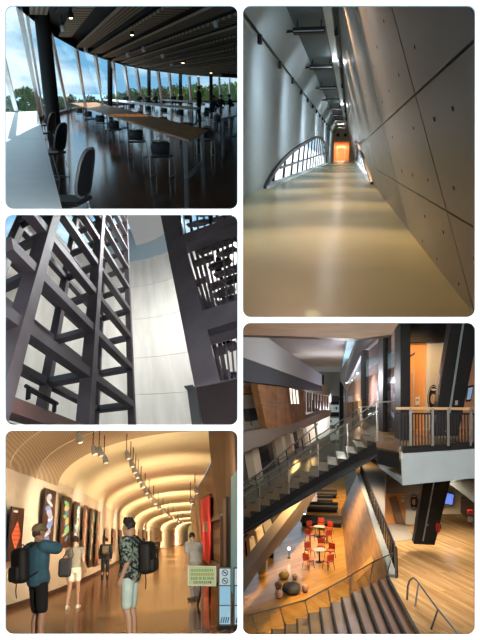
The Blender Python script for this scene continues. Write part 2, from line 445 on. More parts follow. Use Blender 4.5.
# ceiling spot lamps
def spot_lamp(px, py, lit, lab):
    c = A.z(px, py, HC - 0.12); s = max(1.0, c.y / 22.0)
    t = thing(A, 'ceiling_spotlight', lab, 'spotlight', c, group='cafeteria ceiling spotlights')
    part(t, 'lamp_body', MB().lathe([(0.05 * s, 0), (0.07 * s, 0.02), (0.07 * s, 0.14 * s), (0.03 * s, 0.17 * s)], n=12), M_blk if lit else M_mull)
    part(t, 'stem', MB().tube([(0, 0, 0.15 * s), (0, 0, 0.45)], 0.015, 6), M_blk)
    part(t, 'bulb', MB().lathe([(0.045 * s, -0.012), (0.045 * s, 0.003)], n=12), mat('bulb_warm', (1, 0.8, 0.5), emit=14.0) if lit else M_mull)
    if lit: lamp(A, 'spotlight_lamp', 'SPOT', c + Vector((0, 0, -0.05)), 160, (1, 0.75, 0.45), 0.04, spot=70)
for px, py in ((71, 18), (132, 35), (183, 63), (211, 73)): spot_lamp(px, py, True, 'lit warm spotlight hanging between the slatted ceiling panels')
for px, py in ((63, 31), (86, 52), (144, 52), (163, 58), (172, 66), (128, 57), (216, 27)): spot_lamp(px, py, False, 'unlit grey spotlight hanging between the slatted ceiling panels')
c = A.z(229, 75, HC - 0.35)
t = thing(A, 'ceiling_display', 'black flat box hung from the cafeteria ceiling near the far windows', 'display', c)
part(t, 'housing', MB().rbox((-0.85, -0.25, -0.18), (0.95, 0.25, 0.12), 0.06), M_blk); part(t, 'hanger', MB().tube([(0, 0, 0.15), (0, 0, 0.7)], 0.05, 8), M_blk)

# ---- tables
M_ttop = mat('table_white', (0.84, 0.90, 0.89), 0.35, var=0.03)
M_twood = mat('table_wood', (0.42, 0.20, 0.075), 0.4, spec=0.25, var=0.25, vscale=2.0, stretch=(6, 0.6, 1))
def table(pxq, top_mat, label, legs, group, leg_w=0.07, h=0.72, thick=0.035):
    q = [A.z(x, y, h) for x, y in pxq]; o = A.z(*pxq[0]); o.z = 0
    t = thing(A, 'long_table', label, 'table', o, group=group)
    part(t, 'tabletop', MB().prism([p - o for p in q], (0, 0, -thick)), top_mat)
    # a leg frame is a flat steel loop: two uprights, a foot bar and a top bar
    for (u, v) in legs:           # fractions along the two long sides
        a = q[0].lerp(q[3], u) - o; b = q[1].lerp(q[2], v) - o
        a = a.lerp(b, 0.06); b = b.lerp(a, 0.06)
        for nm, p0, p1 in (('leg', (a.x, a.y, 0), (a.x, a.y, h - thick)), ('leg', (b.x, b.y, 0), (b.x, b.y, h - thick))):
            part(t, nm, MB().beam(p0, p1, leg_w, 0.03, up=(0, 1, 0)), M_steel)
        part(t, 'foot_bar', MB().beam((a.x, a.y, 0.02), (b.x, b.y, 0.02), leg_w, 0.04), M_steel)
        part(t, 'top_bar', MB().beam((a.x, a.y, h - thick - 0.02), (b.x, b.y, h - thick - 0.02), leg_w, 0.04), M_steel)
    return t
table([(-20, 209.5), (62.3, 209.5), (44.5, 139), (-5, 139)], M_ttop, 'white topped long table with the large mesh back chair beside it', [(0.15, 0.15), (0.9, 0.9)], 'white topped table halves')
table([(-5, 138.7), (44.4, 138.7), (37.2, 111), (6, 112.5)], M_ttop, 'white topped long table reaching back to the window and the thick black column', [(0.1, 0.1), (0.9, 0.9)], 'white topped table halves')
table([(189, 140), (207.5, 129.5), (96, 102.3), (71, 103)], M_twood, 'brown wooden long table with steel loop legs and a row of black chairs', [(0.012, 0.012), (0.42, 0.42), (0.72, 0.72)], 'long cafeteria tables')
table([(196, 110), (200, 107.5), (112, 99.2), (103, 100)], M_ttop, 'pale long table shining in the window light behind the wooden table', [(0.02, 0.02), (0.4, 0.4)], 'long cafeteria tables')
table([(226, 104.5), (229, 103.3), (168, 99.3), (162, 99.9)], M_ttop, 'pale long table in the row next to the window wall', [(0.02, 0.02), (0.5, 0.5)], 'long cafeteria tables')
table([(222, 118), (244, 114), (232, 106), (213, 107)], mat('table_dark', (0.05, 0.035, 0.03), 0.12), 'dark wooden table where people sit near the divider', [(0.05, 0.05), (0.9, 0.9)], 'long cafeteria tables')

# ---- chairs
M_mesh = mat('chair_mesh', (0.016, 0.016, 0.018), 0.55, bump=0.3, bscale=120)
M_cframe = mat('chair_grey_frame', (0.20, 0.21, 0.13), 0.4)
M_seat = mat('chair_black', (0.014, 0.014, 0.015), 0.35)
def make_chair():
    t = thing(A, 'stacking_chair', 'chair', 'chair')
    # back panel curved round the sitter, chair faces +y
    def shell(z, w, yb, bend): return [Vector((x * w, yb + bend * (x * x) * 0.09, z)) for x in [i / 5.0 for i in range(-5, 6)]]
    m = MB()
    rows = [(0.50, 0.19, -0.19), (0.58, 0.215, -0.205), (0.68, 0.225, -0.225), (0.76, 0.21, -0.13), (0.80, 0.17, -0.245)]
    m.loft([shell(z, w, y, 1) for z, w, y in rows] , close=False)
    m.loft([[p + Vector((0, -0.012, 0)) for p in shell(z, w, y, 1)] for z, w, y in rows], close=False)
    part(t, 'backrest', m, M_mesh, True)
    f = [Vector((s * w, y + 0.09, z)) for s, rr in ((-1, rows), (1, rows[::-1])) for z, w, y in rr]
    f2 = []
    for i, p in enumerate(f):
        f2.append(p)
        if i == 4: f2 += [Vector((-0.09, rows[-1][2] + 0.03, 0.818)), Vector((0, rows[-1][2] + 0.01, 0.825)), Vector((0.09, rows[-1][2] + 0.03, 0.818))]
    part(t, 'back_frame', MB().tube(f2, 0.013, 6), M_cframe)
    s = MB(); s.rbox((-0.22, -0.20, 0.425), (0.22, 0.22, 0.46), 0.016); part(t, 'seat', s, M_seat)
    for sx in (-0.23, 0.23):
        part(t, 'leg', MB().tube([(sx, -0.11, 0.52), (sx, -0.19, 0.44), (sx, -0.24, 0.02), (sx, -0.22, 0.012), (sx, 0.22, 0.012), (sx, 0.24, 0.02), (sx, 0.19, 0.42)], 0.011, 6), M_steel)
    return t
def make_mesh_chair():
    t = thing(A, 'mesh_chair', 'chair', 'chair')
    n = 28; out = []
    for k in range(n):
        a = 2 * math.pi * k / n; c_, s_ = math.cos(a), math.sin(a)
        x = 0.225 * math.copysign(abs(c_) ** 0.62, c_); z = 0.235 * math.copysign(abs(s_) ** 0.70, s_)
        x *= 1.0 - 0.12 * (z / 0.235)
        out.append(Vector((x, -0.22 - 0.10 * (z + 0.235) / 0.47 + 0.5 * x * x, 0.73 + z)))
    part(t, 'backrest', MB().prism(out, (0, -0.012, 0)), M_mesh)
    part(t, 'back_frame', MB().tube(out, 0.016, 6, closed=True), mat('chair_rim_grey', (0.20, 0.21, 0.22), 0.45))
    part(t, 'seat', MB().rbox((-0.23, -0.22, 0.42), (0.23, 0.24, 0.47), 0.02), M_seat)
    part(t, 'back_bracket', MB().beam((0, -0.24, 0.50), (0, -0.16, 0.43), 0.08, 0.03), M_seat)
    for sx in (-0.22, 0.22):
        part(t, 'leg', MB().tube([(sx, -0.16, 0.43), (sx, -0.24, 0.012), (sx, 0.24, 0.012), (sx, 0.18, 0.42)], 0.012, 6), M_steel)
    return t
mproto = make_mesh_chair(); mused = [False]
proto = make_chair(); used = [False]
def chair(px, py, ang, label, group, h=0.0, sc=1.0):
    p = A.z(px, py, h)
    o = proto if not used[0] else copy_tree(proto)
    used[0] = True
    place(o, A, (p.x, p.y, h), math.radians(ang), 0.80 * sc)
    o['label'] = label; o['group'] = group
    return o
L1 = 'mesh back chair at the white topped table, %s counting from the window'
g1 = 'chairs along the white topped table'
p = A.z(69, 209, 0.45)
LN = 3
for px, py, a in ((69, 243, 66), (52.5, 178, 62), (46, 150, 65), (43.5, 139, 65)):
    o = copy_tree(mproto) if mused[0] else mproto
    mused[0] = True; q_ = A.z(px, py); place(o, A, (q_.x, q_.y, 0), math.radians(a)); o['label'] = L1 % ORD[LN]; o['group'] = g1; LN -= 1
L2 = 'black chair tucked under the brown wooden table, %s from its orange free end'
for i, (px, py) in enumerate(((163, 176), (138, 157), (116, 142), (102, 133), (90, 126), (81, 121))):
    chair(px, py, -28, L2 % ORD[i], 'chairs tucked under the brown wooden table')
L3 = 'black chair in the aisle behind the wooden table, %s from its orange free end'
for i, (px, py) in enumerate(((206, 155), (187, 146), (163, 136), (140, 127), (122, 120))):
    chair(px, py, 150, L3 % ORD[i], 'chairs in the aisle behind the wooden table')
L4 = 'black stacking chair at the pale shining table'
for px, py in ((181, 123.5), (165, 120.5), (149, 117.5), (133, 114.5), (207, 120)):
    chair(px, py, -30 if px < 200 else 140, L4, 'chairs at the pale tables')
L5 = 'small black stacking chair in the far row under the windows'
for px, py in ((215, 111), (203, 110), (190, 109), (177, 108), (164, 107.5), (151, 107), (139, 106.5), (232, 112.5)):
    chair(px, py, 160, L5, 'far chairs under the windows')
L6 = 'black stacking chair at the dark table where people sit'
for px, py in ((208, 126), (219, 132), (229, 127.5)):
    chair(px, py, -60, L6, 'chairs at the dark table')

# ---- outside: ground, sea and trees beyond the glass
M_sea = mat('sea_blue', (0.20, 0.36, 0.48), 0.5)
M_grd = mat('ground_green', (0.06, 0.12, 0.03), 0.9, var=0.5, vscale=0.05)
struct(A, 'sea', MB().box((-900, 420, -16.2), (900, 3500, -16)), M_sea, 'pale blue sea on the horizon beyond the trees', 'sea')
struct(A, 'ground', MB().box((-300, 96, -8.3), (300, 419, -8)), M_grd, 'green ground outside the cafeteria windows', 'ground')
random.seed(11)
def leafcloud(cs, n, s):
    m = MB()
    for c, r in cs:
        for i in range(int(n * r[0] * r[2])):
            u = Vector((random.gauss(0, 1), random.gauss(0, 1), random.gauss(0, 1))).normalized() * (random.random() ** 0.35)
            p = Vector(c) + Vector((u.x * r[0], u.y * r[1], u.z * r[2]))
            a = Vector((random.uniform(-1, 1), random.uniform(-1, 1), random.uniform(-1, 1))).normalized(); b = a.cross(Vector((0.3, 0.5, 0.8))).normalized()
            k = s * random.uniform(0.6, 1.4)
            m.add([p - a * k, p + b * k * 0.5, p + a * k, p - b * k * 0.5], [(0, 1, 2, 3)])
    return m
M_leaf = [mat('leaf_green_%d' % i, c, 0.7, var=0.35, vscale=0.6) for i, c in enumerate([(0.07, 0.15, 0.03), (0.12, 0.20, 0.04), (0.16, 0.20, 0.06), (0.05, 0.11, 0.03)])]
M_bark = mat('bark', (0.10, 0.07, 0.05), 0.9)
trees = [(8, 96, 120, 9, 0), (22, 86, 130, 9, 1), (36, 92, 125, 8, 2), (62, 96, 130, 8, 2), (74, 95, 140, 8, 1), (90, 95, 150, 8, 3), (106, 95, 150, 7, 0), (120, 91, 160, 10, 1), (133, 88, 160, 11, 0), (146, 87, 165, 11, 1), (160, 86, 160, 11, 3), (173, 84, 160, 12, 0), (186, 85, 165, 12, 1), (199, 84, 160, 12, 0), (212, 83, 165, 13, 2), (224, 82, 160, 13, 0), (236, 82, 165, 13, 1)]
tl = ['bushy green tree outside the thick black column window', 'tall light green tree outside the window', 'reddish brown twiggy tree beside the light green one']
for i, (px, py, Y, wpx, k) in enumerate(trees):
    Y = (122, 172, 236, 316)[i % 4]
    top = A.depth(px, py, Y); r = wpx / F * Y * 0.86
    gz = -8.0; o = Vector((top.x, top.y, gz))
    lab = ['leafy dark green tree outside the curved windows', 'leafy light green tree outside the curved windows', 'leafy olive tree outside the curved windows', 'leafy deep green tree outside the curved windows'][k]
    t = thing(A, 'tree', lab, 'tree', o, group='trees outside the cafeteria')
    H = top.z - gz
    part(t, 'trunk', MB().tube([(0, 0, 0), (0.1, 0, H * 0.4), (0, 0.1, H * 0.8)], [0.35, 0.25, 0.1], 8), M_bark)
    cs = [((random.uniform(-0.5, 0.5) * r, random.uniform(-0.5, 0.5) * r, H - r * 0.6), (r * 0.75, r * 0.7, r * 0.6))]
    for j in range(6): cs.append(((random.uniform(-1, 1) * r, random.uniform(-0.8, 0.8) * r, H - r * random.uniform(0.7, 1.5)), (r * 0.6, r * 0.6, r * 0.55)))
    for j in range(5): cs.append(((random.uniform(-1, 1) * r, random.uniform(-0.6, 0.6) * r, H - r * random.uniform(1.5, 3.0)), (r * 0.75, r * 0.6, r * 0.7)))
    part(t, 'foliage', leafcloud(cs, 55 / (r * r) * 7, 0.33 * r / 1.8), M_leaf[k])

lamp(A, 'entrance_lamp', 'SPOT', (2.6, 3.4, 3.1), 420, (1, 0.90, 0.78), 0.05, target=(3.6, 11, 0.4), spot=130, blend=1.0)  # fill added near the viewer, no fixture there

# ================================================================== ROOM 2: concrete corridor with a leaning wall and arched windows
B = ROOMS['B'] = Room(350, 154, 450, 154, 1.6)
def concrete(name, c1, c2, rough, sc, spec=0.4, streak=(1, 0.25, 1)):
    if name in MATS: return MATS[name]
    m = mat(name, c1, rough, var=0.2, vscale=sc, col2=c2, spec=spec, bump=0.06, bscale=sc * 4, stretch=streak)
    return m
M_conc = concrete('concrete_grey', (0.40, 0.385, 0.36), (0.27, 0.26, 0.245), 0.42, 0.5)
M_conc2 = concrete('concrete_left', (0.40, 0.455, 0.475), (0.32, 0.365, 0.38), 0.6, 0.35, 0.3)
M_floor2 = mat('epoxy_floor', (0.40, 0.385, 0.20), 0.26, var=0.1, vscale=0.25, col2=(0.31, 0.315, 0.18), spec=0.6)
M_ceil2 = mat('ceiling_slate', (0.050, 0.072, 0.085), 0.6, var=0.15)
B.gain = 1.5
XL, XR0, ZL, ZC = -4.0, B.z(475, 316).x, 6.2, 8.0
YE = B.z(350, 160.5).y         # end wall
XRT = XR0 + (-0.85 - XR0)      # right wall top
CL, CR = -3.14, -1.45
struct(B, 'floor', MB().box((XL - 0.3, 2.56, -0.2), (XR0 + 0.02, YE, 0)), M_floor2, 'glossy olive tan resin floor of the concrete corridor', 'floor')
# left wall with an arched opening at its foot
arch_px = [(263.5, 189.2), (266, 183), (272, 173), (281, 161), (290, 152.5), (300, 145.5), (309, 140.5), (315.5, 137.2), (320, 137.6), (323.5, 141), (325.5, 147), (326.5, 155), (326.5, 163.6)]
ap = [B.x(x, y, XL) for x, y in arch_px]
ap[0].z = 0; ap[-1].z = 0
yb0, yb1 = ap[0].y, ap[-1].y
YN = 2.6
poly = [Vector((XL, YN, 0))] + ap + [Vector((XL, YE, 0)), Vector((XL, YE, ZL)), Vector((XL, YN, ZL))]
wl_ = struct(B, 'wall_left', MB().prism(poly, (-0.4, 0, 0)), M_conc2, 'bluish grey concrete side wall with a low arched window', 'wall')
# upper left wall above the ledge
part(wl_, 'upper_wall', MB().prism([(XL - 0.05, YN, ZL + 0.12), (XL - 0.05, YE, ZL + 0.12), (CL, YE, ZC), (CL, YN, ZC)], (-0.3, 0, 0.1)), M_conc2)
part(wl_, 'ledge', MB().box((XL - 0.4, YN, ZL), (XL + 0.12, YE, ZL + 0.14)), mat('ledge_pale', (0.55, 0.60, 0.62), 0.5))
part(wl_, 'rail', MB().tube([(XL + 0.2, YN, ZL + 0.02), (XL + 0.2, YE - 1, ZL + 0.02)], 0.05, 8), M_blk)
for k in range(14):
    y = 26 + 7.2 * k
    part(wl_, 'rail_lamp', MB().cbox((XL + 0.22, y, ZL - 0.16), (0.16, 0.35, 0.34)), M_blk)
# ceiling strip and the pale beam
ce = struct(B, 'ceiling', MB().box((CL - 0.4, YN, ZC), (CR + 1.2, YE, ZC + 0.2)), M_ceil2, 'dark slate ceiling strip of the concrete corridor', 'ceiling')
part(ce, 'light_trough', MB().box((CR, YN, ZC - 0.35), (CR + 0.38, YE, ZC + 0.1)), mat('trough_pale', (0.50, 0.54, 0.55), 0.5))
part(ce, 'track_rail', MB().box((CR + 0.42, YN, ZC - 0.28), (CR + 0.50, YE, ZC - 0.18)), M_blk)
for k, py in enumerate((46, 77, 95, 105.5, 113.5, 119, 123.5, 127, 130)):
    y = (ZC - 0.5 - 1.6) * F / (154 - py)
    t = thing(B, 'ceiling_bar', 'black lamp bar across the slate ceiling strip, %s counting from the glowing doorway' % ORD[8 - k], 'lamp bar', (0, y, ZC - 0.5), group='lamp bars across the corridor ceiling')
    part(t, 'housing', MB().rbox((CL + 0.05, -0.3, -0.12), (CR - 0.05, 0.3, 0.16), 0.05), M_blk)
    part(t, 'trim_strip', MB().box((CL + 0.1, -0.34, -0.06), (CR - 0.1, -0.29, -0.01)), M_steel)
    for x in (CL + 0.25, CR - 0.25): part(t, 'hanger', MB().tube([(x, 0, 0.14), (x, 0, 0.5)], 0.03, 6), M_blk)
    part(t, 'wall_bracket', MB().tube([(CL + 0.1, 0, 0.02), (CL - 0.45, 0, 0.02)], [0.05, 0.09], 8), M_blk)
# right wall: leaning concrete panels with open joints
def rw(y, z, off=0.0): return Vector((XR0 + (XRT - XR0) * z / ZC, y, z))
nR = Vector((ZC, 0, XR0 - XRT)).normalized()      # points out of the room (to +x)
wr = struct(B, 'wall_right', MB().prism([rw(2.56, 0) + nR * 0.05, rw(YE, 0) + nR * 0.05, rw(YE, ZC + 0.3) + nR * 0.05, rw(2.56, ZC + 0.3) + nR * 0.05], nR * 0.3), mat('joint_dark', (0.10, 0.095, 0.09), 0.9), 'leaning concrete side wall of large panels with open joints and tie holes', 'wall')
zs = [0, B.on(475, 228, rw(6, 0), nR).z, B.on(475, 40, rw(6, 0), nR).z, ZC + 0.3]
ys = [2.56, 6.25, 13.6] + [13.6 + 11 * k for k in range(1, 13)] + [YE]
ys = [y for y in ys if y < YE - 3] + [YE]
# arched opening low in the leaning wall
rarch = [(373.5, 184.5), (371.5, 178), (368, 168), (364, 157), (360.5, 149), (358, 144), (356.6, 142.5), (355.7, 144), (355.4, 150), (355.4, 160.8)]
ra = [B.on(x, y, rw(6, 0), nR) for x, y in rarch]; ra[0].z = 0; ra[0].x = XR0; ra[-1].z = 0; ra[-1].x = XR0
ry0, ry1 = ra[0].y, ra[-1].y
SL = (lambda a, b: (b.y - a.y) / (b.z - a.z))(B.on(470, 305, rw(6, 0), nR), B.on(390, 8, rw(6, 0), nR))
def rs(y, z): return rw(max(2.56, y + SL * z), z)
random.seed(5)
for i in range(len(ys) - 1):
    for j in range(3):
        g = 0.035 if i < 3 else 0.03
        a, b_ = ys[i] + g, ys[i + 1] - g; c0, c1 = zs[j] + (0 if j == 0 else 0.012), zs[j + 1] - 0.012
        if b_ > ry0 and a < ry1 and j < 2: continue
        part(wr, 'concrete_panel', MB().prism([rs(a, c0), rs(b_, c0) if b_ < YE - 1 else rw(YE, c0), rs(b_, c1) if b_ < YE - 1 else rw(YE, c1), rs(a, c1)], nR * 0.05), M_conc)
# panels round the right arch
ya = max(y for y in ys if y <= ry0); yb = min([y for y in ys if y >= ry1] + [YE])
poly = [rw(ya + 0.02, 0)] + ra + [rw(yb - 0.02, 0), rs(yb - 0.02, zs[2] - 0.012) if yb < YE - 1 else rw(YE, zs[2] - 0.012), rs(ya + 0.02, zs[2] - 0.012)]
part(wr, 'concrete_panel', MB().prism(poly, nR * 0.05), M_conc)
# the backing must be open behind the arch as well: rebuild it around the arch
wr.data = MB().prism([rw(2.56, 0) + nR * 0.05] + [p + nR * 0.05 for p in ra] + [rw(YE, 0) + nR * 0.05, rw(YE, ZC + 0.3) + nR * 0.05, rw(2.56, ZC + 0.3) + nR * 0.05], nR * 0.3).mesh('wall_right', MATS['joint_dark'])
M_hole = mat('tie_hole_black', (0.008, 0.008, 0.008), 0.9)
for px, py in ((384, 21), (377, 47), (374, 66), (399, 75), (389, 91), (382.5, 102), (413.5, 128), (434.5, 119), (378, 110), (392.5, 137), (402, 171), (412.5, 175), (428, 180), (454, 188), (425, 216.5), (443.5, 232), (422.5, 241), (437, 259), (459, 284), (366, 96), (415, 47), (453, 109), (474, 258)):
    p = B.on(px, py, rw(6, 0), nR); s = 0.010 + 0.0014 * p.y
    part(wr, 'tie_hole', MB().tube([p - nR * 0.006, p + nR * 0.004], s, 10), M_hole)
for px, py in ((270, 22), (295, 60), (262, 66), (305, 130)):
    p = B.x(px, py, XL)
# window in the left arch: dark frame, slanted mullions, rail, panes
def arched_window(name, label, pts, nrm, nm, base_y0, base_y1, proj, tilt, thick):
    """pts: arch outline on the wall plane from one foot to the other"""
    t = thing(B, name, label, 'window', kind='structure')
    fr = MB()
    c = [p - nrm * 0.02 for p in pts]
    for p, q in zip(c, c[1:]): fr.beam(p, q, 0.26, thick * 1.1, up=nrm.cross(q - p))
    part(t, 'window_frame', fr, mat('window_dark_frame', (0.030, 0.026, 0.030), 0.5))
    part(t, 'window_sill', MB().beam(c[0] + Vector((0, 0, 0.06)), c[-1] + Vector((0, 0, 0.06)), 0.5, 0.12), mat('sill_white', (0.75, 0.78, 0.78), 0.4))
    zt = [(p.y, proj(p)) for p in pts]
    def top(y):
        for (a, za), (b, zb) in zip(zt, zt[1:]):
            lo, hi = min(a, b), max(a, b)
            if lo <= y <= hi: return za + (zb - za) * (y - a) / (b - a) if b != a else za
        return 0
    for k in range(1, nm):
        # even spacing in the receding wall
        y = base_y0 + (base_y1 - base_y0) * k / nm
        h = top(y)
        if h < 0.3: continue
        y2 = y + tilt * h
        while y2 < base_y1 and top(y2) < h * 0.98 and h > 0.3:
            h *= 0.97; y2 = y + tilt * h
        up_ = (pts[len(pts) // 2] - pts[0]); 
        p0 = basept(pts, y); p1 = p0 + (Vector((0, 0, 1)) if abs(nrm.x) > 0.999 else Vector((XRT - XR0, 0, ZC)).normalized()) * h + Vector((0, y2 - y, 0))
        part(t, 'mullion', MB().beam(p0 + nrm * 0.2, p1 + nrm * 0.2, 0.34, 0.12, up=nrm), MATS['window_dark_frame'])
        if k % 2 == 0 or True:
            pn = basept(pts, min(base_y1, y + (base_y1 - base_y0) / nm)); hn = min(h, max(0.2, top(pn.y)))
    ctr = sum(pts, Vector()) / len(pts)
    gl = MB(); gl.prism([p + nrm * 0.3 for p in pts], nrm * 0.02)
    part(t, 'pane', gl, M_pane)
    return t
def basept(pts, y):
    a, b = pts[0], pts[-1]; f = (y - a.y) / (b.y - a.y); return a.lerp(b, f)
w2 = arched_window('window_2', 'low arched window with dark slanted mullions in the bluish wall', ap, Vector((-1, 0, 0)), 15, yb0, yb1, lambda p: p.z, 0.9, 0.22)
part(w2, 'cross_rail', MB().beam(B.x(283, 168, XL) + Vector((-0.2, 0, 0)), B.x(326, 153, XL) + Vector((-0.2, 0, 0)), 0.2, 0.12), MATS['window_dark_frame'])
w3 = arched_window('window_3', 'low arched window with dark frame in the leaning wall', ra, nR, 9, ry0, ry1, lambda p: p.z * math.hypot(ZC, XRT - XR0) / ZC, 0.9, 0.3)
# end wall with a glowing portal
dp = [B.y(x, y, YE) for x, y in ((332, 160.5), (332, 142), (349.6, 142), (349.6, 160.5))]; dp[0].z = dp[3].z = 0
M_end = mat('end_wall_olive', (0.26, 0.23, 0.16), 0.7, var=0.1)
we = struct(B, 'wall_back', MB().box((XL - 0.4, YE, dp[1].z), (XR0 + 1, YE + 0.4, ZC + 0.4)), M_end, 'olive grey end wall of the corridor with a glowing doorway', 'wall')
part(we, 'wall_panel', MB().box((XL - 0.4, YE, 0), (dp[0].x, YE + 0.4, dp[1].z)), M_end); part(we, 'wall_panel', MB().box((dp[2].x, YE, 0), (XR0 + 1, YE + 0.4, dp[1].z)), M_end)
for px in (338, 345.5):
    p = B.y(px, 135, YE); part(we, 'vent_hole', MB().tube([p + Vector((0, -0.06, 0)), p + Vector((0, 0.05, 0))], 0.42, 16), M_hole)
M_or = mat('orange_room_wall', (0.62, 0.33, 0.18), 0.7)  # orange light of the room put into the wall colour
x0, x1, zt = dp[0].x, dp[2].x, dp[1].z
dr = thing(B, 'door_1', 'glowing orange doorway at the end of the concrete corridor', 'door', (0, YE + 0.4, 0), kind='structure')
part(dr, 'side_panel', MB().box((x0 - 0.2, 0, 0), (x0, 6, zt)), M_or); part(dr, 'side_panel', MB().box((x1, 0, 0), (x1 + 0.2, 6, zt)), M_or)
part(dr, 'back_panel', MB().box((x0 - 0.2, 6, 0), (x1 + 0.2, 6.2, zt)), M_or); part(dr, 'top_panel', MB().box((x0 - 0.2, 0, zt), (x1 + 0.2, 6.2, zt + 0.2)), M_or)
part(dr, 'threshold', MB().box((x0 - 0.2, -0.4, -0.2), (x1 + 0.2, 6.2, 0)), M_floor2)
part(dr, 'inner_frame', MB().box((x0 + 1.0, 4.6, 0), (x0 + 1.25, 4.8, zt - 1.0)).box((x1 - 1.2, 4.6, 0), (x1 - 0.95, 4.8, zt - 1.0)).box((x0 + 1.0, 4.6, zt - 1.25), (x1 - 0.95, 4.8, zt - 1.0)), mat('frame_pale_orange', (0.75, 0.42, 0.25), 0.5))  # orange glow put into the colour of a white frame
lamp(B, 'doorway_lamp', 'AREA', ((x0 + x1) / 2, YE + 3.5, zt - 0.15), 420, (1, 0.66, 0.40), 2.0)
# track spotlights along the trough, warm near the entrance
for k, y in enumerate((16, 24, 33, 44, 58, 74, 92, 112)):
    t = thing(B, 'track_spotlight', 'small black track spotlight beside the pale ceiling trough', 'spotlight', (CR + 0.46, y, ZC - 0.3), group='track spotlights in the corridor')
    part(t, 'lamp_body', MB().tube([(0, 0, 0), (0.02, 0.05, -0.16), (0.05, 0.15, -0.36)], [0.05, 0.09, 0.11], 10), M_blk)
    part(t, 'lens', MB().tube([(0.05, 0.15, -0.36), (0.052, 0.155, -0.375)], 0.095, 10), mat('spot_lens', (1, 0.75, 0.5), emit=4.0))
    warm = (1, 0.62, 0.36)
    lamp(B, 'track_spotlight_lamp', 'SPOT', (CR + 0.22, y, ZC - 0.75), 2500 if y < 60 else 1500, warm, 0.08, target=(XRT + 0.5, y - 3.5, 3.0), spot=55, blend=0.8)
lamp(B, 'corridor_lamp', 'SPOT', (-1.2, 3.0, 4.6), 2600, (1, 0.84, 0.58), 0.08, target=(-1.0, 13, 0.3), spot=130, blend=1.0)
for y, e_ in ((21, 30), (44, 50), (82, 70)):
    lamp(B, 'trough_lamp', 'POINT', (CR + 0.12, y, ZC - 0.62), e_, (0.86, 0.94, 1.0), 0.03)
for y, e_ in ((10, 420), (17, 480), (26, 600), (37, 720), (52, 880), (72, 1050), (96, 1250), (124, 1300)):
    lamp(B, 'wall_lamp', 'SPOT', (-0.5, y, 4.6), e_, (0.72, 0.87, 1.0), 0.08, target=(XL, y + 3.5, 2.6), spot=160, blend=1.0)  # cool fills added in mid-air to light the bluish wall
lamp(B, 'end_lamp', 'SPOT', (-2.2, 128, 7.0), 1800, (1, 0.93, 0.75), 0.06, target=(-1.2, 148, 6.2), spot=90, blend=1.0)  # fill added to brighten the end wall
# added sunlit white bank to brighten the arched windows
struct(B, 'bank_outside', MB().prism([(XL - 0.7, yb0 - 8, -0.3), (XL - 0.7, yb1 + 60, -0.3), (XL - 14, yb1 + 60, 7), (XL - 14, yb0 - 8, 7)], (0, 0, -0.3)), mat('bank_white', (0.80, 0.80, 0.80), 0.9, var=0.08), 'sunlit pale concrete bank outside the low arched window', 'bank')
struct(B, 'bank_outside', MB().prism([(XR0 + 0.5, ry0 - 8, -0.3), (XR0 + 0.5, ry1 + 40, -0.3), (XR0 + 12, ry1 + 40, 6), (XR0 + 12, ry0 - 8, 6)], (0, 0, -0.3)), MATS['bank_white'], 'sunlit pale concrete bank outside the leaning wall window', 'bank')

# ================================================================== ROOM 3: tall steel lattice in front of a curved concrete wall, seen looking up
C = ROOMS['C'] = Room(240, 320, 340, 320, 0.0)
C.gain = 1.1
U = wray(118, -12).normalized()           # the posts run this way
E1 = wray(255, 493).normalized()
E2 = wray(-388, 465).normalized()
M_cwall = mat('concrete_cream', (0.67, 0.65, 0.585), 0.9, var=0.1, col2=(0.56, 0.54, 0.475), vscale=1.6, spec=0.1, bump=0.03, bscale=5.0, stretch=(0.5, 0.5, 5.0), rot=Vector((0, 0, 1)).rotation_difference(U).to_euler())
M_lat = mat('steel_brown', (0.105, 0.088, 0.096), 0.55, 0.0, spec=0.35, var=0.25, vscale=1.2, bump=0.05, bscale=12)
M_latr = mat('steel_rust', (0.13, 0.065, 0.052), 0.5, 0.0, var=0.3, vscale=1.2)
def ray_line(px, py, p, d):
    """where the line p + s*d passes the pixel row py"""
    n = wray(0, py).cross(wray(480, py)); p = Vector(p); return p + d * (-p.dot(n) / d.dot(n))
N1 = U.cross(E1).normalized()
a2 = wray(85, 423) * 8.0
def lat(px, py): return a2 + 0 * U + (C.on(px, py, a2, N1) - a2)
def coef(p):
    # p - a2 = i*E1 + s*U (+ j*E2)
    m = Matrix((E1, U, E2)).transposed(); return m.inverted() @ (p - a2)
i1 = coef(lat(14, 345)).x; i3 = coef(lat(132, 420)).x
s0 = coef(ray_line(0, 375, a2, U)).y; s1 = coef(ray_line(0, 330, a2, U)).y; hs = s1 - s0
n2 = U.cross(E2).normalized()
jb = coef(C.on(47, 380, a2, n2)).z
def P(i, k, j): return a2 + E1 * i + U * (s0 + hs * k) + E2 * j
PW = 0.185; BH = 0.165
tw = thing(C, 'steel_lattice_tower', 'tall dark brown steel lattice of crossing posts and beams', 'lattice', P(i1, -2, 0))
tw_o = P(i1, -2, 0)
def tpart(name, p, q, w, h, up, m=M_lat): part(tw, name, MB().beam(Vector(p) - tw_o, Vector(q) - tw_o, w, h, up), m)
I = [2 * i1 - 0.0, i1, 0.0, i3, i3 + (i3 - 0) * 1.0]
I = [i1, 0.0, i3]; KT = 12
for n_, i in enumerate(I):
    w = PW * (1.0, 1.0, 0.7)[n_]
    tpart('post', P(i, -2, 0), P(i, KT, 0), w, w * 1.05, E1)
    tpart('post', P(i, -2, jb), P(i, KT, jb), w * 0.8, w * 0.8, E1)
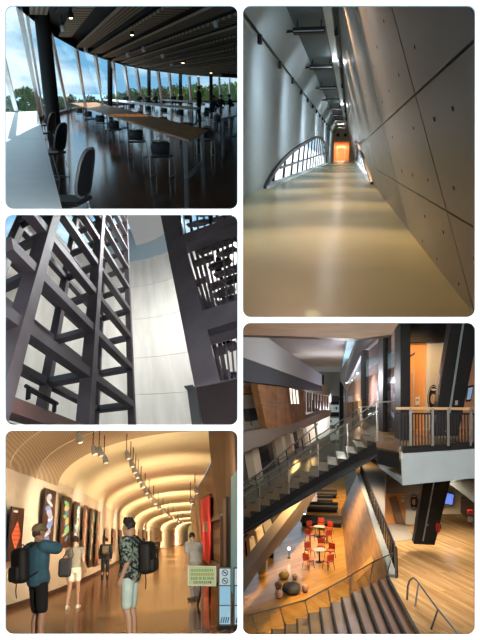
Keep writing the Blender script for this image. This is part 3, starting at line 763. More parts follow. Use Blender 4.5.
for k in range(-1, KT):
    for j, sc in ((0, 1.0), (jb, 0.85)):
        tpart('beam', P(I[0] - (0.9 if j == 0 else 0), k, j), P(I[1], k, j), BH * 0.8 * sc, BH * sc, U, M_latr if (k == -1 and j == 0) else M_lat)
        tpart('beam', P(I[1], k, j), P(I[2], k, j), BH * 0.8 * sc, BH * sc * 0.9, U)
    for n_, i in enumerate(I):
        tpart('cross_beam', P(i, k, 0), P(i, k, jb), BH * 0.7, BH * 0.8, U)
# small black rail on the rusty beam
def rb(px, py): return C.on(px, py, P(i1, -1, -0.05), N1)
hr = thing(C, 'small_handrail', 'small black handrail standing on the rusty lowest beam', 'handrail', rb(40, 404)); ho = rb(40, 404)
part(hr, 'top_rail', MB().tube([rb(26, 386) - ho, rb(57, 403.5) - ho], 0.022, 8), M_blk)
for x, y0, y1 in ((29, 387.5, 399), (55, 402.5, 412)): part(hr, 'post', MB().beam(rb(x, y0) - ho, rb(x - 1, y1) - ho, 0.045, 0.02, E1), M_blk)
part(hr, 'mid_rail', MB().tube([rb(30, 391) - ho, rb(54, 404.5) - ho], 0.012, 8), M_blk)

# curved concrete wall: upright strips along the post direction
top_tab = [(-80, 190), (5, 205), (44, 212), (58, 238), (75, 249), (100, 257), (131, 262), (150, 258.5), (168, 252), (200, 238), (260, 205), (420, 120), (700, 0)]
def ruling(px, Y):
    b = wray(px, 436) * Y; s = 0.0
    while s < 60:
        s += 0.1; q = b + U * s; x_, y_ = C.pix(q)
        if y_ <= interp(top_tab, x_): break
    return b, q
m = MB(); rows = 12; cols = []
for n_ in range(72):
    px = -70 + n_ * 7.2; Y = max(9.0, 17.5 - 3.0 * ((px - 120) / 150.0) ** 2)
    b, q = ruling(px, Y); cols.append([b.lerp(q, r / rows) for r in range(rows + 1)])
m.loft(cols, close=False)
m2 = MB(); m2.loft([[p + Vector((0, 0.5, 0.05)) for p in c_] for c_ in cols], close=False)
cw = struct(C, 'wall_back', m, M_cwall, 'tall curved pale concrete wall behind the steel lattice', 'wall', smooth=True)
# faint pour joints
for f in (0.16, 0.33, 0.55, 0.78):
    part(cw, 'pour_joint', MB().tube([c_[0].lerp(c_[-1], f) - Vector((0, 0.012, 0)) for c_ in cols], 0.006, 5), mat('joint_grey', (0.57, 0.55, 0.49), 0.9))
# glass strip above the wall and the grey ceiling plate
part(cw, 'glass_strip', MB().loft([[c_[-1] + Vector((0, 0.05, 0)) for c_ in cols[22:44]], [c_[-1] + U * 4.5 + Vector((0, 0.05, 0)) for c_ in cols[22:44]]], close=False), mat('glass_strip_blue', (0.42, 0.53, 0.57), 0.2, emit=0.0))
cp = [(118, 206), (174, 206), (178, 247), (170, 250), (160, 252), (147, 253), (138, 252), (133, 236), (127, 220)]
Ztop = ruling(150, 17.2)[1].y + 2.0
struct(C, 'ceiling', MB().prism([C.y(x, y, Ztop) for x, y in cp], (0, 0.3, 0.1)), mat('ceiling_plate', (0.50, 0.48, 0.45), 0.8), 'smooth grey ceiling plate above the curved concrete wall', 'ceiling')

# the big post and beams on the other side
N2 = U.cross(E2).normalized(); c0 = wray(200, 385) * 7.0
def f2(px, py, off=0.0): return C.on(px, py, c0 + E1 * off, N2)
M_stl2 = mat('steel_grey_brown', (0.14, 0.126, 0.14), 0.5, 0.0, spec=0.4, var=0.2, vscale=1.5)
tw2 = thing(C, 'steel_portal', 'dark steel portal of one broad leaning post with heavy beams', 'portal', f2(200, 385)); o2 = f2(200, 385)
def f2part(name, pts, depth, m_, off=0.0): return part(tw2, name, MB().prism([f2(x, y, off) - o2 for x, y in pts], E1 * depth), m_)
f2part('post', [(158.5, 205), (175.5, 205), (222, 388), (222, 432), (204, 432), (195, 388)], 0.16, M_stl2)
f2part('beam', [(178, 236), (244, 212.5), (244, 222), (180, 246)], 0.42, M_stl2)
f2part('beam', [(202, 311), (244, 297.5), (244, 318.5), (206, 330)], 0.42, M_stl2)
f2part('beam', [(176, 205), (180, 236), (183, 236), (179, 205)], 0.3, M_lat)
# grilles set back behind the beams: upright bars and short shelves
random.seed(3)
def grille(quad, nb, rows_, label):
    """quad: pixel corners tl, tr, br, bl of the opening"""
    g = thing(C, 'open_shelf_grille', label, 'grille', f2(*quad[3], 0.5)); og = f2(*quad[3], 0.5)
    tl, tr, br, bl = [Vector(q).to_3d() for q in quad]
    for b in range(nb):
        f = (b + 0.5) / nb; t_ = tl.lerp(tr, f); d_ = bl.lerp(br, f)
        off = 0.68 + 0.25 * (b % 2)
        p, q = f2(t_.x, t_.y, off), f2(d_.x, d_.y, off)
        part(g, 'bar', MB().beam(p - og, q - og, random.choice((0.025, 0.04, 0.06)), 0.05, E1), random.choice((M_blk, M_lat, M_stl2)))
    for r in range(rows_):
        f = (r + 0.5) / rows_; a_ = tl.lerp(bl, f); b_ = tr.lerp(br, f)
        for c_ in range(3):
            x0 = random.uniform(0, 0.7); x1 = x0 + random.uniform(0.2, 0.4)
            p, q = f2(*a_.lerp(b_, x0).to_2d(), 0.80), f2(*a_.lerp(b_, min(1, x1)).to_2d(), 0.80)
            part(g, 'shelf', MB().beam(p - og, q - og, 0.10, random.choice((0.04, 0.09)), U), M_lat)
    for c_ in range(4):
        x0, y0 = random.random() * 0.8, random.random() * 0.85
        p = f2(*tl.lerp(tr, x0).lerp(bl.lerp(br, x0), y0).to_2d(), 0.95)
        part(g, 'box', MB().cbox(p - og, (0.10, 0.10, 0.12)), M_blk)
grille([(180, 212), (240, 205), (240, 224), (183, 242)], 9, 3, 'open grille of black bars and shelves above the upper steel beam')
grille([(188, 252), (240, 232), (240, 302), (206, 313)], 10, 7, 'open grille of black bars and shelves between the two steel beams')
grille([(210, 342), (240, 330), (240, 385), (222, 388)], 5, 2, 'open grille of black bars above the perforated panel')
f2part('stile', [(182, 256), (187, 254), (207, 314), (202, 314)], 0.35, M_lat, 0.15)
f2part('soffit_panel', [(205, 329), (244, 320), (244, 335), (209, 345)], 0.05, M_lat, 0.35)
# perforated panel in front
def perf():
    m = mat('perforated_steel', (0.085, 0.062, 0.058), 0.4, 0.4)
    nt = m.node_tree; b = nt.nodes['Principled BSDF']
    if 'vor' not in nt.nodes:
        t = nt.nodes.new('ShaderNodeTexCoord'); v = nt.nodes.new('ShaderNodeTexVoronoi'); v.name = 'vor'; v.inputs['Scale'].default_value = 34; v.inputs['Randomness'].default_value = 0.0
        r = nt.nodes.new('ShaderNodeValToRGB'); r.color_ramp.elements[0].position = 0.25; r.color_ramp.elements[1].position = 0.38
        r.color_ramp.elements[0].color = (0.010, 0.007, 0.007, 1); r.color_ramp.elements[1].color = (0.05, 0.037, 0.035, 1)
        nt.links.new(t.outputs['Object'], v.inputs['Vector']); nt.links.new(v.outputs['Distance'], r.inputs['Fac']); nt.links.new(r.outputs['Color'], b.inputs['Base Color'])
    return m
pp = thing(C, 'perforated_panel', 'brown perforated metal panel with an upright edge post', 'panel', f2(200, 425, -0.4)); o3 = f2(200, 425, -0.4)
def ppart(name, pts, d, m_): return part(pp, name, MB().prism([f2(x, y, -0.4) - o3 for x, y in pts], E1 * d), m_)
ppart('sheet', [(196, 386.5), (244, 377.5), (244, 434), (204, 434)], 0.03, perf())
ppart('top_edge', [(195, 385.5), (244, 376.5), (244, 378.5), (195.5, 387.5)], 0.05, M_stl2)
ppart('edge_post', [(187, 389), (195.5, 386.5), (203.5, 434), (193, 434)], 0.05, mat('steel_green_grey', (0.075, 0.078, 0.075), 0.4, 0.3))
ppart('flange', [(183.5, 386), (193, 384.5), (194.5, 388.5), (188, 391)], 0.08, MATS['steel_green_grey'])

lamp(C, 'atrium_lamp', 'POINT', wray(190, 204) * 21, 1400, (0.97, 0.98, 1.0), 0.4)  # point lights added in place of skylight daylight, no fixture
lamp(C, 'atrium_lamp', 'POINT', wray(222, 204) * 17, 700, (0.97, 0.98, 1.0), 0.4)
lamp(C, 'atrium_lamp', 'SPOT', wray(150, 219) * 3.2, 800, (0.98, 0.97, 1.0), 0.1, target=wray(120, 330) * 9, spot=130, blend=1.0)  # front fill added for the lattice

# ================================================================== people (used in two rooms)
def remesh(mb, name, m, vox, smooth=3):
    me = bpy.data.meshes.new('tmp'); me.from_pydata([tuple(p) for p in mb.v], [], mb.f)
    bm = bmesh.new(); bm.from_mesh(me); bmesh.ops.recalc_face_normals(bm, faces=bm.faces); bm.to_mesh(me); bm.free()
    ob = bpy.data.objects.new('tmp', me); COL.objects.link(ob)
    r = ob.modifiers.new('r', 'REMESH'); r.mode = 'VOXEL'; r.voxel_size = vox
    s = ob.modifiers.new('s', 'SMOOTH'); s.iterations = smooth; s.factor = 0.5
    out = bpy.data.meshes.new_from_object(ob.evaluated_get(bpy.context.evaluated_depsgraph_get()))
    bpy.data.objects.remove(ob); bpy.data.meshes.remove(me)
    out.name = name; out.materials.clear(); out.materials.append(m)
    for p in out.polygons: p.use_smooth = True
    return out

SK = dict(pelvis=(0, 0, 0.95), waist=(0, 0, 1.08), chest=(0, 0.0, 1.28), neck=(0, -0.01, 1.47), head=(0, 0.02, 1.62),
          shL=(-0.185, 0, 1.41), elL=(-0.235, -0.02, 1.12), wrL=(-0.225, 0.07, 0.88), shR=(0.185, 0, 1.41), elR=(0.235, -0.02, 1.12), wrR=(0.225, 0.07, 0.88),
          hpL=(-0.09, 0, 0.91), knL=(-0.10, 0.02, 0.49), anL=(-0.10, -0.03, 0.08), hpR=(0.09, 0, 0.91), knR=(0.10, 0.02, 0.49), anR=(0.10, -0.03, 0.08), toL=None, toR=None, look=(0, 1, 0))
def ell(c, rx, ry, n=14): return [Vector((c[0] + rx * math.cos(2 * math.pi * k / n), c[1] + ry * math.sin(2 * math.pi * k / n), c[2])) for k in range(n)]
def torso(mb, J, g=0.0, lo=0.0, hi=1.0):
    w = [('pelvis', -0.09, 0.125, 0.105), ('pelvis', 0.0, 0.165, 0.125), ('waist', 0.0, 0.145, 0.105), ('chest', -0.08, 0.160, 0.115), ('chest', 0.03, 0.175, 0.12), ('chest', 0.11, 0.165, 0.10), ('neck', -0.03, 0.085, 0.07)]
    rings = []
    for nm, dz, rx, ry in w[int(lo):]:
        c = J[nm]; rings.append(ell((c[0], c[1], c[2] + dz), rx + g, ry + g))
    mb.loft(rings)
def hand(mb, w, e, sgn, curl=0.35):
    w = Vector(w); d = (w - Vector(e)).normalized(); s = Vector((0, 1, 0)) if abs(d.y) < 0.85 else Vector((0, 0, 1))
    s = (s - d * s.dot(d)).normalized(); n = d.cross(s) * sgn
    mb.caps(w, w + d * 0.055, 0.026, 0.030); mb.caps(w + d * 0.05 + s * 0.018, w + d * 0.075 + s * 0.018, 0.022, 0.018); mb.caps(w + d * 0.05 - s * 0.018, w + d * 0.075 - s * 0.018, 0.022, 0.018)
    for i, (o, L) in enumerate(((0.030, 0.068), (0.011, 0.078), (-0.009, 0.072), (-0.028, 0.056))):
        b = w + d * 0.078 + s * o; m_ = b + d * L * 0.5 - n * L * curl * 0.3; t = m_ + d * L * 0.4 - n * L * curl
        mb.caps(b, m_, 0.0105, 0.0095, 8); mb.caps(m_, t, 0.0095, 0.0075, 8)
    b = w + d * 0.02 + s * 0.026; m_ = b + d * 0.035 + s * 0.022; mb.caps(b, m_, 0.013, 0.011, 8); mb.caps(m_, m_ + d * 0.03 - n * 0.01, 0.011, 0.009, 8)
def foot(mb, an, to, g=0.0):
    a = Vector(an); t = Vector(to); d = (t - a); d.z = 0; d.normalize(); h = a - d * 0.035; h.z = a.z - 0.045
    mb.caps(h, t, 0.036 + g, 0.034 + g); mb.caps(a, h + d * 0.05, 0.036 + g, 0.036 + g); mb.caps(t, t + d * 0.05, 0.034 + g, 0.026 + g)
def person(room, loc, heading, label, height=1.75, pose=None, skin=(0.55, 0.33, 0.22), hair=(0.012, 0.010, 0.010), shirt=None, sleeve=0.55, pants=None, leg='long', shoes=(0.05, 0.05, 0.05), vox=0.016,
           hairstyle='short', cap=None, simple=False, lean=0.0, shirt_mat=None, fit=0.022, group=None):
    J = dict(SK)
    if pose: J.update(pose)
    for s_ in 'LR':
        if J['to' + s_] is None: a = J['an' + s_]; J['to' + s_] = (a[0] * 1.08, a[1] + 0.16, 0.034)
    V = {k: Vector(v) for k, v in J.items()}
    t = bpy.data.objects.new('person', None); COL.objects.link(t); t.empty_display_size = 0.1; room.roots.append(t)
    t.matrix_world = room.M @ Matrix.Translation(Vector(loc)) @ Matrix.Rotation(lean, 4, 'Y') @ Matrix.Rotation(heading, 4, 'Z') @ Matrix.Scale(height / 1.75, 4)
    tag(t, label, 'person', group)
    sm = mat('skin_%d_%d' % (int(skin[0] * 100), int(skin[2] * 100)), skin, 0.55)
    b = MB(); torso(b, J)
    H = V['head']; L = V['look'].normalized(); S = L.cross(Vector((0, 0, 1))).normalized(); Up = S.cross(L).normalized()
    R3 = Matrix((S, L, Up)).transposed()
    hd = MB(); hd.ball((0, -0.01, 0.025), (0.074, 0.092, 0.098), 16, 12); hd.ball((0, 0.025, -0.045), (0.056, 0.062, 0.072), 14, 10)
    hd.caps((0, 0.085, 0.015), (0, 0.102, -0.022), 0.010, 0.014, 8)            # nose
    hd.caps((-0.018, 0.076, -0.058), (0.018, 0.076, -0.058), 0.010, 0.010, 8)   # mouth
    hd.ball((0, 0.068, -0.092), (0.026, 0.022, 0.02), 10, 6)                    # chin
    for sx in (-1, 1):
        hd.ball((sx * 0.076, -0.005, -0.005), (0.010, 0.020, 0.030), 8, 6)      # ears
        hd.caps((sx * 0.018, 0.082, 0.030), (sx * 0.045, 0.074, 0.030), 0.009, 0.008, 6)  # brow
    hd.v = [H + R3 @ p for p in hd.v]; b.add(hd.v, hd.f)
    b.caps(V['neck'] - Vector((0, 0, 0.06)), H - Up * 0.04 - L * 0.015, 0.056, 0.052)
    for s_, sg in (('L', -1), ('R', 1)):
        b.caps(V['neck'] - Vector((0, 0, 0.06)), V['sh' + s_], 0.055, 0.056)
        b.caps(V['sh' + s_], V['el' + s_], 0.052, 0.040); b.caps(V['el' + s_], V['wr' + s_], 0.040, 0.026)
        hand(b, V['wr' + s_], V['el' + s_], sg)
        b.caps(V['hp' + s_], V['kn' + s_], 0.086, 0.056)
        k, a = V['kn' + s_], V['an' + s_]; c = k.lerp(a, 0.3) - Vector((0, 0.018, 0))
        b.caps(k, c, 0.054, 0.056); b.caps(c, a, 0.056, 0.036); foot(b, a, V['to' + s_])
    part(t, 'body', remesh(b, 'body', sm, vox), sm)
    if shirt is not None or shirt_mat:
        m_ = shirt_mat or mat('cloth_%d_%d_%d' % tuple(int(x * 100) for x in shirt), shirt, 0.9, var=0.12, vscale=8)
        c = MB(); torso(c, J, fit, 0)
        c.caps(V['neck'] - Vector((0, 0, 0.05)), V['neck'] - Vector((0, 0, 0.01)), 0.07, 0.062)
        for s_ in 'LR':
            c.caps(V['neck'] - Vector((0, 0, 0.06)), V['sh' + s_], 0.065, 0.056 + fit)
            e = V['sh' + s_].lerp(V['el' + s_], min(1, sleeve)); c.caps(V['sh' + s_], e, 0.054 + fit, 0.046 + fit)
            if sleeve > 1: c.caps(V['el' + s_], V['el' + s_].lerp(V['wr' + s_], sleeve - 1), 0.046 + fit * 0.8, 0.032 + fit * 0.6)
        part(t, 'shirt', remesh(c, 'shirt', m_, vox), m_)
    if pants is not None:
        m_ = mat('cloth_%d_%d_%d' % tuple(int(x * 100) for x in pants), pants, 0.9, var=0.10, vscale=8)
        c = MB(); pv = J['pelvis']
        c.loft([ell((pv[0], pv[1], pv[2] - 0.10), 0.16, 0.135), ell((pv[0], pv[1], pv[2]), 0.185, 0.145), ell((pv[0], pv[1], pv[2] + 0.09), 0.165, 0.125)])
        for s_ in 'LR':
            h, k, a = V['hp' + s_], V['kn' + s_], V['an' + s_]
            if leg == 'short': c.caps(h, h.lerp(k, 0.86), 0.102, 0.088)
            elif leg == 'mini': c.caps(h, h.lerp(k, 0.45), 0.105, 0.098)
            else: c.caps(h, k, 0.098, 0.072); c.caps(k, k.lerp(a, 0.93), 0.072, 0.056)
        part(t, 'trousers' if leg == 'long' else 'shorts', remesh(c, 'trousers', m_, vox), m_)
    if shoes:
        m_ = mat('shoe_%d' % int(shoes[0] * 100), shoes, 0.6); c = MB()
        for s_ in 'LR': foot(c, V['an' + s_] - Vector((0, 0, 0.01)), V['to' + s_], 0.010)
        part(t, 'shoes', remesh(c, 'shoes', m_, vox), m_)
    hm = mat('hair_%d' % int(hair[0] * 1000), hair, 0.6, bump=0.3, bscale=90); c = MB()
    if cap is None:
        c.ball((0, -0.025, 0.045), (0.084, 0.092, 0.088), 14, 10); c.ball((0, 0.03, 0.085), (0.070, 0.06, 0.045), 12, 8)
        for sx in (-1, 1): c.ball((sx * 0.062, -0.02, 0.02), (0.026, 0.045, 0.06), 8, 6)
        if hairstyle == 'long': c.caps((0, -0.06, 0.03), (0, -0.075, -0.20), 0.085, 0.06)
        if hairstyle == 'bun': c.ball((0, -0.09, 0.10), 0.05)
        if hairstyle == 'tousled':
            random.seed(2)
            for q in range(16): a_ = q * 0.8; c.ball((0.05 * math.cos(a_), 0.045 * math.sin(a_) + 0.005, 0.105 + 0.012 * (q % 3)), 0.030, 8, 6)
    else:
        c.ball((0, -0.06, 0.0), (0.066, 0.05, 0.07), 12, 8)
        for sx in (-1, 1): c.ball((sx * 0.060, -0.02, 0.0), (0.022, 0.04, 0.045), 8, 6)
    c.v = [H + R3 @ p for p in c.v]; part(t, 'hair', remesh(c, 'hair', hm, vox * 0.8), hm)
    if cap is not None:
        m_ = mat('cap_cloth', cap, 0.95, bump=0.2, bscale=60); c = MB()
        c.ball((0, -0.008, 0.062), (0.092, 0.104, 0.082), 16, 10); c.lathe([(0.098, 0.035), (0.102, 0.05), (0.096, 0.062)], (0, -0.005, 0), 20, 1.0, 1.1)
        c.caps((-0.03, 0.09, 0.045), (0.03, 0.09, 0.045), 0.03, 0.03); c.caps((0, 0.08, 0.045), (0, 0.125, 0.035), 0.05, 0.03)
        c.v = [H + R3 @ p for p in c.v]; part(t, 'cap', remesh(c, 'cap', m_, vox * 0.8), m_)
    # eyes
    ey = MB()
    for sx in (-1, 1): ey.ball((sx * 0.030, 0.079, 0.012), (0.011, 0.006, 0.007), 8, 6)
    ey.v = [H + R3 @ p for p in ey.v]; part(t, 'eyes', ey, mat('eye_dark', (0.02, 0.015, 0.012), 0.3))
    return t
def backpack(room, owner, label, col, size=(0.30, 0.18, 0.46), off=(0, -0.235, 1.20), straps=True):
    """worn on the back of a person whose frame it shares"""
    t = bpy.data.objects.new('backpack', None); COL.objects.link(t); room.roots.append(t); t.empty_display_size = 0.1
    t.matrix_world = owner.matrix_world @ Matrix.Translation(Vector((off[0], off[1], off[2] - size[2] / 2)))
    tag(t, label, 'backpack')
    m_ = mat('bag_%d_%d_%d' % tuple(int(x * 200) for x in col), col, 0.7, bump=0.15, bscale=30)
    x, y, z = size
    part(t, 'pack_body', remesh(MB().rbox((-x / 2, -y / 2, 0), (x / 2, y / 2, z), 0.075, 4), 'pack_body', m_, 0.016), m_)
    part(t, 'front_pocket', remesh(MB().rbox((-x * 0.4, -y / 2 - 0.05, 0.03), (x * 0.4, -y / 2 + 0.05, z * 0.5), 0.045, 4), 'front_pocket', m_, 0.016), m_)
    part(t, 'top_handle', MB().tube([(-0.04, y * 0.25, z - 0.01), (-0.03, y * 0.25, z + 0.04), (0.03, y * 0.25, z + 0.04), (0.04, y * 0.25, z - 0.01)], 0.008, 6), m_)
    if straps:
        zb = -(off[2] - z / 2)
        for sx in (-1, 1):
            q = [(sx * 0.10, y * 0.4, z * 0.92), (sx * 0.125, 0.20, 1.475 + zb), (sx * 0.13, 0.30, 1.44 + zb), (sx * 0.14, 0.375, 1.30 + zb), (sx * 0.17, 0.33, 1.12 + zb), (sx * 0.14, y * 0.45, z * 0.15)]
            part(t, 'strap', MB().tube(q, 0.016, 6), m_)
    part(t, 'dangling_strap', MB().tube([(-x * 0.3, 0, 0.03), (-x * 0.32, -0.01, -0.1), (-x * 0.3, 0.0, -0.2)], 0.008, 6), m_)
    return t

# ---- people in the cafeteria
SEAT = dict(pelvis=(0, 0, 0.50), waist=(0, 0.0, 0.63), chest=(0, 0.04, 0.83), neck=(0, 0.07, 1.02), head=(0, 0.11, 1.17), shL=(-0.185, 0.06, 0.96), shR=(0.185, 0.06, 0.96), elL=(-0.23, 0.16, 0.73), elR=(0.23, 0.16, 0.73), wrL=(-0.13, 0.38, 0.77), wrR=(0.13, 0.38, 0.77),
            hpL=(-0.09, 0.02, 0.48), hpR=(0.09, 0.02, 0.48), knL=(-0.12, 0.44, 0.48), knR=(0.12, 0.44, 0.48), anL=(-0.12, 0.42, 0.08), anR=(0.12, 0.42, 0.08), look=(0, 1, -0.2))
pr = person(A, A.z(199.5, 121), math.radians(60), 'person in black standing between the tables of the cafeteria', 1.75, dict(elR=(0.24, 0.1, 1.14), wrR=(0.16, 0.33, 1.10)), shirt=(0.012, 0.012, 0.014), sleeve=1.6, pants=(0.014, 0.013, 0.014), vox=0.024, skin=(0.3, 0.19, 0.14))
sp1 = person(A, A.z(212.5, 120), math.radians(-70), 'seated person in dark clothes leaning over the dark table', 1.75, SEAT, shirt=(0.02, 0.02, 0.025), sleeve=1.6, pants=(0.015, 0.015, 0.018), vox=0.024, skin=(0.3, 0.19, 0.14))
far = [(220, 117, -60, 'seated person at the far end of the dark table', None), (231, 115.5, 70, 'seated person beside the divider at the dark table', None)]
FL = 'small silhouetted diner seated at the far tables under the windows'
for px, py, a, lab, g in far + [(x, y, a, FL, 'far diners under the windows') for x, y, a in ((141, 107, 20), (153, 107, -30), (161, 106.5, 10), (170, 107.5, 40), (186, 107, -20), (193, 106, 15), (92, 111, 30))]:
    o = copy_tree(sp1); q_ = A.z(px, py); place(o, A, q_ + (Vector((-1.6, -1.6, 0)) if g else Vector((0, 0, 0))), math.radians(a)); o['label'] = lab
    if g: o['group'] = g

# ================================================================== ROOM 4: vaulted poster gallery with visitors
G = ROOMS['G'] = Room(150, 540, 40, 544, 1.45)
M_gfloor = planks('amber_floor', (0.40, 0.20, 0.07), (0.52, 0.28, 0.10), (0.26, 0.13, 0.045), 0.16, 3.0, rot=0.5, rough=0.14, spec=0.5, bump=0.04)
M_vault = mat('vault_cream', (0.76, 0.65, 0.45), 0.75, var=0.04, vscale=0.6)
M_gwall = stripes('slat_wall_white', (0.78, 0.68, 0.55), (0.34, 0.27, 0.20), 0.085, 1, rough=0.8, duty=0.40, bump=0.2)
M_soff = stripes('soffit_slats', (0.40, 0.29, 0.19), (0.30, 0.21, 0.135), 0.05, 0, rough=0.8, duty=0.45, bump=0.2)
wb_px = [(-60, 640), (-20, 622), (6, 611), (35, 601), (58, 592), (82, 582), (100, 572.5), (115, 564), (127, 558.5), (139, 554), (152, 550), (170, 546.6), (190, 544.2), (212, 542.2)]
wb3 = [G.z(x, y) for x, y in wb_px]
cv_px = [(188, 380), (203, 415), (210, 440), (211, 462), (203, 478), (197, 488), (192, 503), (190, 515), (191, 524), (196, 530)]
cv3 = [G.z(x, y, 5.0) for x, y in cv_px]
def at_y(curve, y):
    if y <= curve[0].y: a, b = curve[0], curve[1]
    else:
        a, b = curve[-2], curve[-1]
        for p, q in zip(curve, curve[1:]):
            if p.y <= y <= q.y: a, b = p, q; break
    return a.x + (b.x - a.x) * (y - a.y) / max(1e-6, b.y - a.y)
def wall_x(y): return at_y(wb3, y)
def cove_x(y): return max(at_y(cv3, y), wall_x(y) + 1.2)
fl = [G.z(x, y) for x, y in wb_px] + [G.z(243, 542), G.z(260, 640), G.z(260, 690), G.z(-60, 690)]
struct(G, 'floor', MB().prism(fl, (0, 0, -0.2)), M_gfloor, 'glossy amber wood floor of the poster gallery', 'floor')
YS = [7, 8.5, 10, 12, 14, 16, 18, 20.3, 22, 24, 27, 30, 34, 39, 45, 52, 60, 70, 82, 96, 115, 140, 170]
def section(y, sc=1.0, dz=0.0):
    xw, xc = wall_x(y), cove_x(y); out = []
    for k in range(17):
        th = k / 16.0 * math.pi / 2; x = xw + (xc - xw) * (1 - math.cos(th)); z = 3.3 + 1.7 * math.sin(th)
        out.append(Vector((x, y, z + dz)))
    return out
wl4 = MB(); wl4.loft([[Vector((wall_x(y), y, 0)), Vector((wall_x(y), y, 3.32))] for y in YS], close=False)
gw = struct(G, 'wall_left', wl4, M_gwall, 'white slatted gallery wall hung with tall posters', 'wall')
vm = MB(); vm.loft([section(y) for y in YS if y >= 18], close=False)
struct(G, 'ceiling', vm, M_vault, 'cream curved vault glowing over the poster gallery', 'ceiling', smooth=True)
sm_ = MB(); sm_.loft([[p + Vector((0.02, 0, -0.14)) for p in section(y)] for y in YS if y <= 20.4], close=False)
e1 = [p + Vector((0.02, 0, -0.14)) for p in section(20.3)]; e2 = [p + Vector((0.02, 0, 0.3)) for p in section(20.3)]
sof = struct(G, 'ceiling', sm_, M_soff, 'brown slatted soffit arching over the gallery entrance', 'ceiling', smooth=True)
part(sof, 'arch_edge', MB().loft([e1, e2], close=False), mat('arch_edge_cream', (0.62, 0.48, 0.32), 0.8))
for y in (15.2, 17.6):
    part(sof, 'rib_line', MB().tube([p + Vector((0.02, 0, -0.15)) for p in section(y)], 0.015, 5), mat('rib_pale', (0.62, 0.47, 0.33), 0.8))
bb = MB()
for p, q in zip(wb3, wb3[1:]): bb.beam(p + Vector((0.03, 0, 0.06)), q + Vector((0.03, 0, 0.06)), 0.05, 0.12)
struct(G, 'baseboard_left', bb, mat('base_dark', (0.05, 0.03, 0.02), 0.5), 'thin dark baseboard under the slatted gallery wall', 'baseboard')

# ---- wall posters
POST = [[(5, 506.5), (18, 509), (18, 559.5), (5, 562)], [(39.8, 488), (51, 491.5), (51, 549), (39.8, 552)], [(58, 495), (67, 499), (67, 547), (58, 549.5)], [(70.8, 501), (75.8, 503.5), (75.8, 546), (70.8, 548)],
        [(80.5, 505), (84.2, 506.5), (84.2, 560), (80.5, 561)], [(87.6, 508.5), (90.8, 509.5), (90.8, 566), (87.6, 567)], [(94, 511), (97.2, 512), (97.2, 565), (94, 566)]]
PCOL = [((0.030, 0.022, 0.020), [(0.75, 0.10, 0.05), (0.85, 0.25, 0.10), (0.5, 0.05, 0.04)]), ((0.045, 0.028, 0.022), [(0.20, 0.30, 0.75), (0.75, 0.78, 0.85), (0.45, 0.5, 0.7)]), ((0.05, 0.03, 0.02), [(0.10, 0.30, 0.65), (0.75, 0.62, 0.35), (0.25, 0.65, 0.35)]),
        ((0.05, 0.032, 0.022), [(0.35, 0.65, 0.70), (0.70, 0.75, 0.70), (0.2, 0.4, 0.5)]), ((0.10, 0.05, 0.035), [(0.55, 0.25, 0.2), (0.4, 0.4, 0.3), (0.7, 0.5, 0.35)]), ((0.045, 0.03, 0.025), [(0.6, 0.55, 0.45), (0.35, 0.3, 0.2), (0.3, 0.4, 0.35)]), ((0.10, 0.05, 0.035), [(0.5, 0.2, 0.15), (0.6, 0.5, 0.35), (0.3, 0.35, 0.25)])]
PLAB = ['dark poster with a red woven diamond near the entrance', 'dark tall poster with a blue and white figure behind the man in the cap', 'dark tall poster with green, blue and tan shapes', 'dark tall poster with pale teal shapes above the woman in white shorts',
        'narrow brown poster with reddish shapes', 'narrow dark poster with pale grey shapes', 'narrow brown poster with red and cream shapes']
def on_wall(px, py, off):
    y = 12.0
    for _ in range(40):
        p = G.on(px, py, (wall_x(y), y, 0), (Vector((0, 0, 1)).cross(Vector((wall_x(y + 0.2) - wall_x(y - 0.2), 0.4, 0)))).normalized()); y += (p.y - y) * 0.5
    return p + Vector((off, 0, 0))
random.seed(21)
